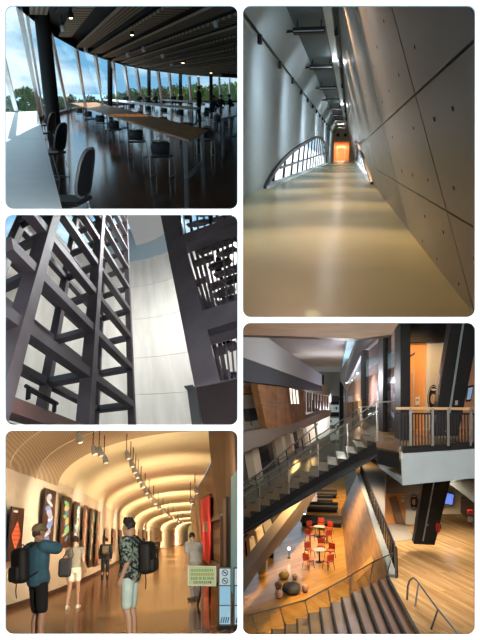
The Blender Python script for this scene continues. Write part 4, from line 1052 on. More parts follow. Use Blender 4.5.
def poster(q, bg, cols, lab, blobs=True, group=None):
    c3 = [on_wall(x, y, 0.16) for x, y in q]
    # keep it a flat upright board
    c3[3].x, c3[3].y = c3[0].x, c3[0].y; c3[2].x, c3[2].y = c3[1].x, c3[1].y
    zb = (c3[2].z + c3[3].z) / 2; ztp = (c3[0].z + c3[1].z) / 2
    for k in (0, 1): c3[k].z = ztp
    for k in (2, 3): c3[k].z = zb
    o = c3[3]; n = (c3[1] - c3[0]).cross(c3[3] - c3[0]).normalized()
    if n.x < 0: n = -n
    t = thing(G, 'wall_poster', lab, 'poster', o, group=group)
    part(t, 'board', MB().prism([p - o for p in c3], -n * 0.03), mat('poster_bg_%d_%d' % (int(bg[0] * 1000), int(bg[1] * 1000)), bg, 0.35))
    part(t, 'wall_mount', MB().beam((c3[0] + c3[2]) / 2 - o - n * 0.03, (c3[0] + c3[2]) / 2 - o - n * 0.30, 0.1, 0.5), M_blk)
    if blobs:
        W_ = c3[1] - c3[0]; Hh = c3[0] - c3[3]
        if blobs == 'diamond':
            for r in range(7):
                for s_ in range(7):
                    u = 0.5 + (r - s_) * 0.052; v = 0.47 + (r + s_ - 6) * 0.040
                    d = [(u, v - 0.03), (u + 0.042, v), (u, v + 0.03), (u - 0.042, v)]
                    part(t, 'print', MB().prism([W_ * a + Hh * b for a, b in d], n * 0.008), mat('print_%d' % ((r + s_) % 2), cols[(r + s_) % 2], 0.5))
            part(t, 'print', MB().prism([W_ * a + Hh * b for a, b in ((0.65, 0.02), (0.85, 0.02), (0.85, 0.18), (0.65, 0.18))], n * 0.008), mat('print_r', cols[2], 0.5))
            part(t, 'print', MB().prism([W_ * a + Hh * b for a, b in ((0.12, 0.90), (0.45, 0.90), (0.45, 0.94), (0.12, 0.94))], n * 0.008), mat('print_w', (0.7, 0.68, 0.62), 0.5))
        else:
            for k in range(9):
                cu_, cv_ = random.uniform(0.3, 0.7), 0.18 + 0.68 * k / 8.0; ru, rv = random.uniform(0.15, 0.32), random.uniform(0.03, 0.09)
                ang = random.uniform(-0.6, 0.6); pts = []
                for a in range(12):
                    x_, y_ = ru * math.cos(a * math.pi / 6) * random.uniform(0.8, 1.1), rv * math.sin(a * math.pi / 6) * random.uniform(0.8, 1.1)
                    pts.append(W_ * (cu_ + x_) + Hh * (cv_ + y_ + ang * x_ * 0.3))
                c_ = cols[k % len(cols)]
                part(t, 'print', MB().prism(pts, n * (0.006 + 0.001 * k)), mat('print_%d_%d_%d' % tuple(int(v * 100) for v in c_), c_, 0.5))
    return t
for k, q in enumerate(POST): poster(q, PCOL[k][0], PCOL[k][1], PLAB[k], 'diamond' if k == 0 else True)
FP = [(104.5, 528, 2.6, 26), (112, 529, 2.2, 24), (119, 530, 2.0, 20), (134.5, 529, 1.6, 15), (138.5, 530, 1.6, 14), (142.5, 529.5, 1.6, 14), (146.5, 531, 1.5, 12), (150.5, 530.5, 1.5, 12), (161, 531, 1.6, 11), (164.5, 531.5, 1.5, 10), (168, 531.5, 1.5, 10), (172, 532, 1.4, 9), (176, 532, 1.4, 9), (180, 532, 1.4, 8), (184, 532, 1.4, 8), (188, 532, 1.4, 8)]
for k, (x, y, w, h) in enumerate(FP):
    c_ = PCOL[1 + k % 6]
    poster([(x - w / 2, y), (x + w / 2, y + 0.4), (x + w / 2, y + h - 0.5), (x - w / 2, y + h)], (0.22, 0.13, 0.10) if k % 3 else (0.45, 0.35, 0.3), c_[1], 'small far poster on the curving gallery wall', False, 'far posters on the curving wall')

# ---- track spotlights hanging from the vault
def hang_spot(px, py, y, s=1.0, lit=True):
    c = G.y(px, py, y); t = thing(G, 'hanging_spotlight', 'silver spotlight hanging on a rod from the gallery vault', 'spotlight', c, group='hanging spotlights of the gallery')
    part(t, 'lamp_body', MB().tube([(0, 0, 0.0), (0.03 * s, 0.0, -0.10 * s), (0.07 * s, 0, -0.24 * s)], [0.05 * s, 0.075 * s, 0.085 * s], 10), M_steel)
    part(t, 'lens', MB().tube([(0.07 * s, 0, -0.24 * s), (0.074 * s, 0, -0.252 * s)], 0.05 * s, 10), mat('spot_lens_warm', (1, 0.85, 0.6), emit=2.0))
    part(t, 'rod', MB().tube([(0, 0, 0), (0, 0, 0.55 * s)], 0.012 * s, 6), M_blk)
for px, py, y in ((78, 433, 15.5), (93, 445, 16.5), (99, 447, 17), (104, 454.5, 18)): hang_spot(px, py, y)
trk = [(126.5, 451), (130.5, 459), (133, 465), (135.5, 470), (138, 474.5), (141, 480), (145, 486), (149, 491.5), (153.5, 497.5), (158, 503), (163, 508), (168, 512), (173, 516), (178, 519), (183, 521.5)]
for k, (px, py) in enumerate(trk): hang_spot(px, py, 2.85 * F / (540 - py), 1.0 + 0.08 * k)
for px, py in ((195, 487), (190.5, 497)): hang_spot(px, py, 36, 1.5)

# ---- far side: brown wall, banner, cases
M_brown = mat('brown_panel_wall', (0.16, 0.095, 0.055), 0.55, var=0.15, vscale=1.0)
rx = [G.z(262, 650), G.z(238, 612), G.z(222, 584), G.z(210, 566.5), G.z(203, 558.5), G.z(199, 553), G.z(197, 548.5)]
def rtop(p): return 5.0
def right_x(y): return at_y(rx, y)
rwm = MB(); rwm.loft([[Vector((max(right_x(y), wall_x(y) + 1.2), y, 0)), Vector((max(cove_x(y), right_x(y) if y < 20 else 0) + 0.05, y, 5.06))] for y in [6.5] + YS], close=False)
struct(G, 'wall_back', MB().box((wall_x(170) - 6, 170, -0.2), (wall_x(170) + 12, 170.4, 8)), M_vault, 'cream end of the curving gallery', 'wall')
rwall = struct(G, 'wall_right', rwm, M_brown, 'brown panelled side wall of the gallery with red banner and cases', 'wall')
def on_right(px, py, off=0.12):
    d = G.ray(px, py); best = None
    for k in range(1, 900):
        p = G.o + d * (6 + 0.1 * k); y = p.y
        b = max(right_x(y), wall_x(y) + 1.2); t_ = max(cove_x(y), right_x(y) if y < 20 else 0) + 0.05
        if p.x >= b + (t_ - b) * p.z / 5.06 - off: return p
    return p
def rquad(name, q, m_, label, cat, thick=0.08, off=0.12):
    c3 = [on_right(x, y, off) for x, y in q]
    o = c3[3]
    n = (c3[1] - c3[0]).cross(c3[3] - c3[0]).normalized()
    if n.x > 0: n = -n
    t = thing(G, name, label, cat, o)
    return t, [p - o for p in c3], n
t, c3, n = rquad('red_banner', [(201.5, 499), (210.5, 494.5), (210.5, 563.5), (201.5, 558)], None, 'tall red hanging banner on the brown gallery wall', 'banner')
part(t, 'cloth', MB().prism(c3, n * 0.04), mat('banner_red', (0.62, 0.02, 0.035), 0.7)); part(t, 'top_bar', MB().beam(c3[0], c3[1], 0.08, 0.08), M_blk)
part(t, 'print', MB().prism([c3[0].lerp(c3[1], a).lerp(c3[3].lerp(c3[2], a), b) + n * 0.05 for a, b in ((0.35, 0.36), (0.85, 0.36), (0.85, 0.52), (0.35, 0.52))], n * 0.01), mat('banner_pale', (0.55, 0.35, 0.30), 0.7))
t, c3, n = rquad('display_case', [(214.5, 520), (225, 515.5), (225, 566), (214.5, 561)], None, 'wooden framed display case with two note panels', 'display case')
part(t, 'backing', MB().prism(c3, n * 0.05), mat('case_brown', (0.20, 0.11, 0.07), 0.5))
fr = MB()
for a, b in zip(c3, c3[1:] + c3[:1]): fr.beam(a + n * 0.07, b + n * 0.07, 0.12, 0.12)
part(t, 'case_frame', fr, mat('case_dark', (0.06, 0.035, 0.025), 0.4))
for v0, v1 in ((0.22, 0.42), (0.55, 0.78)):
    part(t, 'note_panel', MB().prism([c3[0].lerp(c3[1], a).lerp(c3[3].lerp(c3[2], a), b) + n * 0.08 for a, b in ((0.2, v0), (0.85, v0), (0.85, v1), (0.2, v1))], n * 0.01), mat('note_tan', (0.42, 0.28, 0.18), 0.6))
t, c3, n = rquad('dark_pilaster', [(225.5, 499), (228.5, 497), (228.5, 592), (225.5, 586)], None, 'dark narrow pilaster beside the glowing teal screen', 'pilaster', off=0.20)
part(t, 'shaft', MB().prism(c3, n * 0.05), mat('case_dark', (0.06, 0.035, 0.025), 0.4)); part(t, 'cap', MB().cbox((c3[0] + c3[1]) / 2, (0.12, 0.12, 0.06)), MATS['case_dark'])
t, c3, n = rquad('teal_screen', [(233, 478), (239.8, 470), (239.8, 600), (233, 590)], None, 'glowing teal projection screen at the gallery edge', 'screen')
part(t, 'screen', MB().prism(c3, n * 0.05), mat('screen_teal', (0.06, 0.18, 0.19), 0.3, emit=0.35, ecol=(0.12, 0.42, 0.42))); part(t, 'screen_frame', MB().beam(c3[0], c3[3], 0.12, 0.12), MATS['case_dark'])
# brown soffit box over the cases with red glow painted on its lower edge
sq = [(212.5, 424), (244, 424), (244, 466), (222, 499), (213, 507), (212.5, 470)]
y_s = 24.0
sb = thing(G, 'soffit_box', 'brown boxed soffit above the display cases with a reddish lower edge', 'soffit', G.y(212.5, 470, y_s)); so = G.y(212.5, 470, y_s)
def spt(px, py): return G.on(px, py, Vector((cove_x(21), 21, 0)), Vector((1, -0.35, 0)))
part(sb, 'face', MB().prism([spt(x, y) - so for x, y in [(212.5, 424), (244, 424), (244, 462), (214, 497), (212.5, 470)]], (0.4, 0.2, 0)), mat('soffit_brown', (0.26, 0.16, 0.085), 0.35, var=0.15))
part(sb, 'lower_edge', MB().prism([spt(x, y) - so for x, y in [(214, 497), (244, 462), (244, 474), (214, 503)]], (0.4, 0.2, 0)), mat('soffit_red', (0.34, 0.13, 0.075), 0.25, var=0.3, vscale=3))
for k, (x, y) in enumerate(((222, 489), (227, 483), (231, 476))):
    part(sb, 'mini_spot', MB().ball(spt(x, y) - so - Vector((0.05, 0.1, 0)), 0.12), M_steel)

# ---- sign on a stand
p0 = G.z(201.5, 632); sg = thing(G, 'sign_stand', 'pale green notice board on a thin metal stand', 'sign', p0)
yb = p0.y
def sp(px, py, dy=0.0): return G.y(px, py, yb + dy) - p0
part(sg, 'base_plate', MB().lathe([(0.13, 0), (0.13, 0.015), (0.02, 0.03)], n=20), M_steel); part(sg, 'pole', MB().tube([(0, 0, 0), sp(202, 580, 0.03)], 0.012, 8), M_steel)
bd = part(sg, 'board', MB().prism([sp(188.4, 566.3), sp(215.6, 566.8), sp(215.6, 585.6), sp(188.4, 584.8)], (0, 0.025, 0)), mat('sign_green', (0.50, 0.66, 0.34), 0.5))
fr = MB(); cs_ = [sp(188.2, 566), sp(215.8, 566.5), sp(215.8, 585.9), sp(188.2, 585.1)]
for a, b in zip(cs_, cs_[1:] + cs_[:1]): fr.beam(a, b, 0.05, 0.012)
part(sg, 'board_frame', fr, mat('sign_frame_white', (0.75, 0.78, 0.76), 0.4))
random.seed(8)
for r, (y, x0, x1, c_) in enumerate(((570.2, 190.6, 213.5, (0.06, 0.30, 0.10)), (574.2, 190.6, 213.5, (0.30, 0.22, 0.05)), (578.2, 190.8, 212.5, (0.05, 0.16, 0.10)), (582.2, 193.5, 210.5, (0.05, 0.10, 0.08)))):
    lm = mat('sign_ink_%d' % r, c_, 0.6); x = x0; g = MB()
    while x < x1:
        w = random.choice((1.1, 1.4, 1.7))
        for ln in range(3):
            yy_ = y - 1.0 + ln * 0.95
            g.prism([sp(x, yy_, -0.006), sp(x + w * 0.85, yy_, -0.006), sp(x + w * 0.85, yy_ + 0.42, -0.006), sp(x, yy_ + 0.42, -0.006)], (0, 0.003, 0))
        xm = x + w * 0.4
        g.prism([sp(xm, y - 1.2, -0.006), sp(xm + 0.4, y - 1.2, -0.006), sp(xm + 0.4, y + 1.2, -0.006), sp(xm, y + 1.2, -0.006)], (0, 0.003, 0))
        x += w + 0.35
        if r == 2 and random.random() < 0.3: x += 0.8
    l_ = part(bd, 'lettering', g, lm)
part(bd, 'lettering', MB().prism([sp(209.6, 581.4, -0.006), sp(211.4, 581.4, -0.006), sp(211.4, 583.2, -0.006), sp(209.6, 583.2, -0.006)], (0, 0.003, 0)), mat('sign_ink_red', (0.6, 0.05, 0.04), 0.6))

# ---- lit information panels with no-smoking style circles
def info_panel(x0, x1, y0, y1, label, icons):
    p0 = G.z((x0 + x1) / 2, y1 + 4); t = thing(G, 'information_panel', label, 'panel', p0); yb = p0.y
    def q(px, py, dy=0.0): return G.y(px, py, yb + dy) - p0
    part(t, 'housing', MB().prism([q(x0, y0), q(x1, y0), q(x1, y1), q(x0, y1)], (0, 0.12, 0)), mat('panel_dark', (0.05, 0.06, 0.07), 0.4))
    part(t, 'foot', MB().prism([q(x0 + 1, y1 - 1), q(x1 - 1, y1 - 1), q(x1 + 1, y1 + 4), q(x0 - 1, y1 + 4)], (0, 0.25, 0)), M_blk)
    n_ = 3; H_ = y1 - y0
    for k, (a, b, c_, e_) in enumerate(((0.02, 0.30, (0.45, 0.62, 0.70), 0.25), (0.32, 0.64, (0.25, 0.50, 0.68), 0.35), (0.66, 0.97, (0.30, 0.55, 0.70), 0.35))):
        lp = part(t, 'light_panel', MB().prism([q(x0 + 0.6, y0 + H_ * a, -0.01), q(x1 - 0.6, y0 + H_ * a, -0.01), q(x1 - 0.6, y0 + H_ * b, -0.01), q(x0 + 0.6, y0 + H_ * b, -0.01)], (0, 0.008, 0)), mat('light_panel_%d' % k, c_, 0.3, emit=e_, ecol=(c_[0], c_[1] * 1.05, c_[2] * 1.15)))
        if k == 0 and icons:
            for cy in (y0 + H_ * 0.09, y0 + H_ * 0.23):
                cx = (x0 + x1) / 2; r_ = 2.9
                ring = [q(cx + r_ * math.cos(a_ * math.pi / 8), cy + r_ * math.sin(a_ * math.pi / 8), -0.02) for a_ in range(16)]
                part(lp, 'icon_ring', MB().tube(ring, 0.007, 5, closed=True), mat('icon_ink', (0.03, 0.05, 0.08), 0.5))
                part(lp, 'icon_bar', MB().tube([q(cx - 2.0, cy - 2.0, -0.02), q(cx + 2.0, cy + 2.0, -0.02)], 0.007, 5), MATS['icon_ink'])
                part(lp, 'icon_glyph', MB().prism([q(cx - 1.6, cy - 0.5, -0.015), q(cx + 1.6, cy - 0.5, -0.015), q(cx + 1.6, cy + 0.5, -0.015), q(cx - 1.6, cy + 0.5, -0.015)], (0, 0.004, 0)), MATS['icon_ink'])
        if k == 2:
            for j in range(4):
                xa = x0 + 1.2 + j * (x1 - x0 - 3) / 4.0
                part(lp, 'stripe', MB().prism([q(xa, y1 - 3, -0.015), q(xa + 1.2, y1 - 3, -0.015), q(xa + 2.6, y1 - 9, -0.015), q(xa + 1.4, y1 - 9, -0.015)], (0, 0.003, 0)), mat('stripe_dark', (0.06, 0.12, 0.18), 0.5))
    return t
info_panel(219, 231, 567.5, 626, 'blue lit information panel with two prohibition circles beside the notice board', True)
info_panel(234.2, 238.6, 567.5, 626, 'blue lit information panel without circles at the gallery edge', False)
c = G.z(211, 606); c.z = 0
t = thing(G, 'sculpture_bench', 'low black folded stand on the floor behind the notice board', 'stand', c)
part(t, 'top', MB().prism([(-0.25, 0, 0.45), (0.25, 0, 0.40), (0.27, 0.3, 0.40), (-0.22, 0.3, 0.46)], (0, 0, 0.07)), M_blk)
for a, b in (((-0.2, 0.05, 0.45), (-0.3, 0.05, 0)), ((0.2, 0.05, 0.41), (0.3, 0.05, 0)), ((0, 0.25, 0.42), (0.0, 0.3, 0))): part(t, 'leg', MB().tube([a, b], 0.025, 8), M_blk)

# ---- visitors
HR = math.radians
p = G.z(39, 649)
cap_man = person(G, p, HR(-50), 'man in a flat cap, blue shirt and black shorts holding his neck', 1.75, dict(elL=(-0.30, 0.10, 1.28), wrL=(-0.10, 0.08, 1.50), elR=(0.27, 0.16, 1.36), wrR=(0.09, 0.02, 1.51), look=(0.1, 1, 0.02), knL=(-0.10, 0.03, 0.49), knR=(0.10, 0.0, 0.49)),
                 shirt=(0.035, 0.105, 0.15), sleeve=1.0, fit=0.045, pants=(0.006, 0.006, 0.008), leg='short', cap=(0.21, 0.16, 0.085), skin=(0.42, 0.24, 0.16), hair=(0.03, 0.02, 0.015), vox=0.014, lean=HR(-5))
backpack(G, cap_man, 'large black backpack on the man in the flat cap', (0.003, 0.003, 0.004), (0.32, 0.18, 0.50), (-0.02, -0.29, 1.18))
def floral():
    m = mat('floral_shirt', (0.02, 0.03, 0.03), 0.9); nt = m.node_tree; b = nt.nodes['Principled BSDF']
    t_ = nt.nodes.new('ShaderNodeTexCoord'); v = nt.nodes.new('ShaderNodeTexVoronoi'); v.inputs['Scale'].default_value = 17
    n_ = nt.nodes.new('ShaderNodeTexNoise'); n_.inputs['Scale'].default_value = 22
    r = nt.nodes.new('ShaderNodeValToRGB'); r.color_ramp.elements[0].position = 0.44; r.color_ramp.elements[1].position = 0.56
    r.color_ramp.elements[0].color = (0.012, 0.016, 0.018, 1); r.color_ramp.elements[1].color = (0.22, 0.30, 0.26, 1)
    nt.links.new(t_.outputs['Object'], n_.inputs['Vector']); nt.links.new(n_.outputs['Fac'], r.inputs['Fac']); nt.links.new(r.outputs['Color'], b.inputs['Base Color'])
    return m
p = G.z(130.5, 645)
fl_man = person(G, p, HR(72), 'man in a dark floral shirt and pale shorts standing in profile', 1.78, dict(elL=(-0.24, -0.05, 1.13), wrL=(-0.20, 0.07, 0.90), elR=(0.24, -0.06, 1.13), wrR=(0.2, 0.06, 0.9), look=(0, 1, 0.0)),
                shirt_mat=floral(), sleeve=0.75, fit=0.045, pants=(0.50, 0.66, 0.64), leg='short', hairstyle='tousled', skin=(0.50, 0.31, 0.22), vox=0.014, lean=HR(-2))
backpack(G, fl_man, 'black backpack on the man in the floral shirt', (0.004, 0.004, 0.005), (0.34, 0.20, 0.46), (0, -0.275, 1.17))
p = G.z(72, 609)
wm = person(G, p, HR(-8), 'woman in a grey top and short white shorts walking away', 1.60, dict(anL=(-0.09, -0.16, 0.09), knL=(-0.09, 0.0, 0.49), anR=(0.10, 0.14, 0.08), knR=(0.10, 0.10, 0.5), wrR=(0.26, 0.16, 0.92), elR=(0.25, -0.04, 1.12)),
            shirt=(0.28, 0.26, 0.22), sleeve=0.3, pants=(0.78, 0.74, 0.68), leg='mini', shoes=(0.75, 0.73, 0.70), skin=(0.52, 0.33, 0.24), hairstyle='bun', vox=0.018, fit=0.018)
bg_ = thing(G, 'shoulder_bag', 'dark grey shoulder bag carried by the woman in white shorts', 'bag', G.z(63.5, 610) + Vector((0, -0.12, 0.74)))
part(bg_, 'bag_body', remesh(MB().rbox((-0.16, -0.07, -0.04), (0.14, 0.09, 0.38), 0.07), 'bag_body', mat('bag_slate', (0.016, 0.018, 0.030), 0.7), 0.018), None)
part(bg_, 'strap', MB().tube([(-0.10, 0, 0.33), (0.0, 0, 0.50), (0.12, 0.02, 0.62), (0.16, 0.05, 0.45), (0.12, 0.03, 0.33)], 0.012, 6), MATS['bag_slate'])
p = G.z(104.5, 582.5)
bm_ = person(G, p, HR(0), 'person in black seen from behind with an olive backpack', 1.60, dict(anL=(-0.10, -0.05, 0.08), anR=(0.10, 0.06, 0.08)), shirt=(0.012, 0.012, 0.014), sleeve=1.8, pants=(0.014, 0.014, 0.016), skin=(0.45, 0.28, 0.2), vox=0.022)
backpack(G, bm_, 'small olive brown backpack on the person in black', (0.09, 0.075, 0.045), (0.28, 0.14, 0.34), (0, -0.22, 1.25))
p = G.z(156.5, 562)
person(G, p, HR(180), 'small far visitor in dark clothes walking up the gallery', 1.56, dict(anL=(-0.08, -0.08, 0.08), anR=(0.08, 0.1, 0.08), elL=(-0.2, 0.05, 1.14), wrL=(-0.06, 0.22, 1.2), elR=(0.2, 0.05, 1.14), wrR=(0.06, 0.22, 1.2)), shirt=(0.07, 0.045, 0.03), sleeve=1.7, pants=(0.015, 0.014, 0.014), hairstyle='long', vox=0.028)
p = G.z(194.5, 600)
gm = person(G, p, HR(28), 'man in a grey shirt and grey trousers bending over a case', 1.66, dict(pelvis=(0, -0.02, 0.94), chest=(0.0, 0.07, 1.25), neck=(0, 0.14, 1.43), head=(0, 0.22, 1.555), look=(0.2, 1, -0.35), shL=(-0.185, 0.11, 1.37), shR=(0.185, 0.11, 1.37), elL=(-0.23, 0.05, 1.08), wrL=(-0.22, 0.14, 0.86), elR=(0.23, 0.08, 1.1), wrR=(0.2, 0.25, 0.95), waist=(0, 0.02, 1.08),
            knL=(-0.12, 0.0, 0.49), anL=(-0.16, -0.18, 0.09), knR=(0.10, 0.10, 0.50), anR=(0.10, 0.08, 0.08)), shirt=(0.24, 0.25, 0.26), sleeve=0.6, fit=0.035, pants=(0.20, 0.20, 0.215), leg='long', vox=0.018, skin=(0.45, 0.28, 0.2), lean=HR(2))

# ---- lamps of the gallery: added floor uplights wash the vault, spotlights the posters, added fills the visitors
xm = lambda q: 0.35 * wall_x(q) + 0.65 * cove_x(q)
for y, e_ in ((14, 600), (20, 1300), (27, 2000), (36, 3000), (48, 4500), (64, 7000), (85, 10000), (112, 13000), (142, 14000)):
    lamp(G, 'cove_lamp', 'SPOT', (cove_x(y) - 0.6, y, 0.7), e_ * 0.9, (1, 0.79, 0.48), 0.04, target=(wall_x(y * 1.15) + 1.0, y * 1.15, 4.0), spot=140, blend=1.0)  # added near the floor in place of cove light
for k, y in enumerate((12, 17, 23, 31, 42, 58, 80)):
    lamp(G, 'poster_lamp', 'SPOT', (wall_x(y) + 2.6, y, 3.1), 480 + 90 * k, (1, 0.84, 0.62), 0.05, target=(wall_x(y), y + 1.5, 1.7), spot=85, blend=0.9)
lamp(G, 'entrance_lamp', 'SPOT', (0.5, 4.6, 2.15), 1100, (1, 0.90, 0.76), 0.08, target=(-0.8, 10, 0.9), spot=120, blend=0.9)  # fill added in front of the visitors
lamp(G, 'entrance_lamp', 'SPOT', (-0.2, 13.0, 3.0), 420, (1, 0.86, 0.66), 0.06, target=(-1.2, 18, 1.0), spot=120, blend=0.9)  # fill added further in, no fixture
lamp(G, 'case_lamp', 'SPOT', (0.7, 13.0, 3.1), 380, (1, 0.80, 0.56), 0.05, target=(2.6, 19, 1.8), spot=120, blend=0.9)  # fill added to brighten the brown side wall

# ================================================================== ROOM 5: tall atrium with a crossing stair
E = ROOMS['E'] = Room(338, 392, 440, 392, 10.0)
ZL, ZU = 3.2, 8.75
E.gain = 1.15
M_efl = planks('honey_floor', (0.50, 0.30, 0.13), (0.72, 0.48, 0.24), (0.36, 0.21, 0.09), 0.17, 3.0, rot=-0.42, rough=0.2, spec=0.45, bump=0.03)
M_hall = planks('hall_amber_floor', (0.50, 0.25, 0.045), (0.62, 0.33, 0.07), (0.34, 0.16, 0.03), 0.35, 5.0, rot=0.6, rough=0.22, spec=0.4, bump=0.03)
M_wood = planks('wood_cladding', (0.23, 0.115, 0.05), (0.31, 0.165, 0.075), (0.10, 0.05, 0.025), 0.28, 9.0, rough=0.7, spec=0.1, bump=0.08)
M_woodl = mat('wood_oak', (0.40, 0.23, 0.09), 0.45, var=0.25, vscale=1.2, stretch=(4, 0.5, 4))
M_step = mat('stair_oak', (0.20, 0.10, 0.032), 0.4, var=0.22, vscale=1.2, stretch=(4, 0.5, 4))
M_dk = mat('steel_black', (0.009, 0.009, 0.010), 0.55, spec=0.25)
M_dkb = mat('dark_brown_panel', (0.035, 0.026, 0.022), 0.4)
M_wht = mat('plaster_cool', (0.36, 0.41, 0.43), 0.8, var=0.04, spec=0.1)
M_ceilw = mat('ceiling_warm_white', (0.50, 0.48, 0.45), 0.8)
M_or2 = mat('orange_plaster', (0.72, 0.33, 0.11), 0.7)  # orange light on these walls is mixed into the colour
M_gry = mat('grey_plaster', (0.52, 0.51, 0.47), 0.8)
M_rail = mat('rail_steel', (0.24, 0.235, 0.22), 0.35, 0.7)
M_bgl = glass('balustrade_glass', (0.86, 0.88, 0.84), 0.10, 0.03)
M_dgl = mat('dark_glass', (0.03, 0.035, 0.04), 0.08, spec=0.7)
M_lit = mat('lit_window', (0.9, 0.88, 0.8), 0.5, emit=0.9, ecol=(1.0, 0.93, 0.78))
M_litb = mat('lit_window_blue', (0.8, 0.9, 1), 0.5, emit=1.6, ecol=(0.62, 0.82, 1.0))
class Face:
    """an upright plane through two floor points (px, depth); pixel polygons are laid on it and given thickness"""
    def __init__(s, a, b):
        pa = Vector(((a[0] - 338) / F * a[1], a[1], 0)); pb = Vector(((b[0] - 338) / F * b[1], b[1], 0))
        s.p = pa; s.n = (pb - pa).cross(Vector((0, 0, 1))).normalized()
        if s.n.dot(E.o - pa) < 0: s.n = -s.n          # towards the camera
    def __call__(s, px, py, off=0.0): return E.on(px, py, s.p + s.n * off, s.n)
    def poly(s, pts, off=0.0, thick=0.1): return MB().prism([s(x, y, off) for x, y in pts], -s.n * thick)
LF = Face((243, 24), (325, 37))
RF = Face((400, 16), (346, 34))
FB = Face((300, 75), (360, 75))               # far end
UB = Face((400, 21), (470, 21))               # back of the upper gallery
LB = Face((400, 33), (470, 33))               # back of the lower landing
def sub(parent, name, mb, m, **k): return part(parent, name, mb, m, **k)
Z0 = (0, 0, 0)

# ---- floors
struct(E, 'floor', MB().prism([(-9, 12, 0), (0.6, 12, 0), (0.6, 120, 0), (-9, 120, 0)], (0, 0, -0.3)), M_hall, 'amber wooden floor of the lower hall', 'floor')
lf = [E.z(x, y, ZL) for x, y in ((388, 577), (420, 640), (480, 660), (520, 640), (520, 450), (354, 450), (356, 472))]
struct(E, 'floor', MB().prism(lf, (0, 0, -0.3)), M_efl, 'honey coloured plank floor of the stair landing', 'floor')
wk = [E.z(x, y, ZL + 0.012) for x, y in ((391, 542), (414, 539), (404, 520), (384, 470), (356.5, 462))]
solo(E, 'walkway_mat', MB().prism(wk, (0, 0, -0.01)), mat('walkway_grey', (0.36, 0.33, 0.29), 0.6), 'smooth grey walkway strip on the landing beside the black railing', 'walkway', kind='structure')
uf = [E.z(x, y, ZU) for x, y in ((376, 441), (377, 447), (401, 453), (482, 447), (482, 424), (376, 424))]
struct(E, 'floor', MB().prism(uf, (0, 0, -0.12)), M_efl, 'honey wooden floor of the upper gallery behind the balusters', 'floor')

# ---- wall between the hall and the landing: wood clad, leaning, with a concrete kerb
a0, a1 = E.z(341, 510, 0), E.z(350, 604, 0); b0, b1 = E.z(357, 475, ZL), E.z(389, 577, ZL)
hw = struct(E, 'wall_hall', MB().prism([a0, a1, b1, b0], (0.2, 0, 0)), M_woodl, 'oak clad wall between the lower hall and the landing', 'wall')
sub(hw, 'kerb', MB().prism([b0, b1, b1 + Vector((0.28, 0, 0)), b0 + Vector((0.28, 0, 0))], (0, 0, 0.10)), mat('kerb_concrete', (0.34, 0.40, 0.42), 0.6))
sub(hw, 'wall_light', MB().prism([a0.lerp(a1, 0.85).lerp(b0.lerp(b1, 0.85), v) + (a1 - a0) * u - Vector((0.03, 0, 0)) for u, v in ((0, 0.25), (0.06, 0.25), (0.06, 0.8), (0, 0.8))], (-0.02, 0, 0)), mat('wood_glow', (0.75, 0.42, 0.12), 0.5))  # brighter amber patch laid on the oak
# black railing along the walkway
rl = thing(E, 'walkway_railing', 'black upright railing along the grey walkway', 'railing', b1); dv = (b0 - b1)
for k in range(27):
    f = (k / 26.0) ** 1.5; p = dv * f + Vector((0.3, 0, 0))
    sub(rl, 'baluster', MB().beam(p, p + Vector((0, 0, 1.0)), 0.05 + 0.03 * f, 0.03, up=(0, 1, 0)), M_dk)
sub(rl, 'top_rail', MB().beam(Vector((0.3, 0, 1.0)), dv + Vector((0.3, 0, 1.0)), 0.07, 0.05), M_dk)
sub(rl, 'end_post', MB().beam(Vector((0.25, -0.1, -0.02)), Vector((0.25, -0.1, 1.15)), 0.08, 0.08, up=(0, 1, 0)), M_rail)

# closing walls and soffit of the lower landing
struct(E, 'wall_end', MB().box((0.6, 62, ZL - 0.5), (14, 62.4, 12.4)), mat('landing_end', (0.55, 0.44, 0.30), 0.7), 'tan end wall far along the grey walkway', 'wall')
struct(E, 'ceiling', MB().box((2.6, 19.5, ZU - 0.55), (14, 61, ZU - 0.13)), M_dkb, 'dark soffit under the upper gallery', 'ceiling')
# ---- upper gallery edge
fz = lambda px, py: E.on(px, py, E.z(401, 453, ZU), (0.10, -1, 0))
ug = thing(E, 'gallery_edge', 'pale blue grey parapet band under the upper gallery floor', 'parapet', fz(401, 485)); o = fz(401, 485)
sub(ug, 'front_face', MB().prism([fz(x, y) - o for x, y in ((401, 452.5), (478, 447.7), (478, 477.9), (402.5, 485.5))], (0, 0.15, 0)), M_wht)
q = [fz(401, 452.5) - o + Vector((0, 0.2, -0.52)), fz(402.5, 485.5) - o + Vector((0, 0.2, 0))]
sub(ug, 'return_face', MB().prism([q[0], q[1], q[1] + Vector((-0.5, 5, 0.0)), q[0] + Vector((-0.5, 5, -0.10))], (0.1, 0, 0)), M_wht)
sub(ug, 'black_edge', MB().prism([fz(x, y) - o - Vector((0, 0.02, 0)) for x, y in ((402.5, 446.8), (478, 441.8), (478, 448.2), (402.5, 453.2))], (0, 0.2, 0)), M_dk)
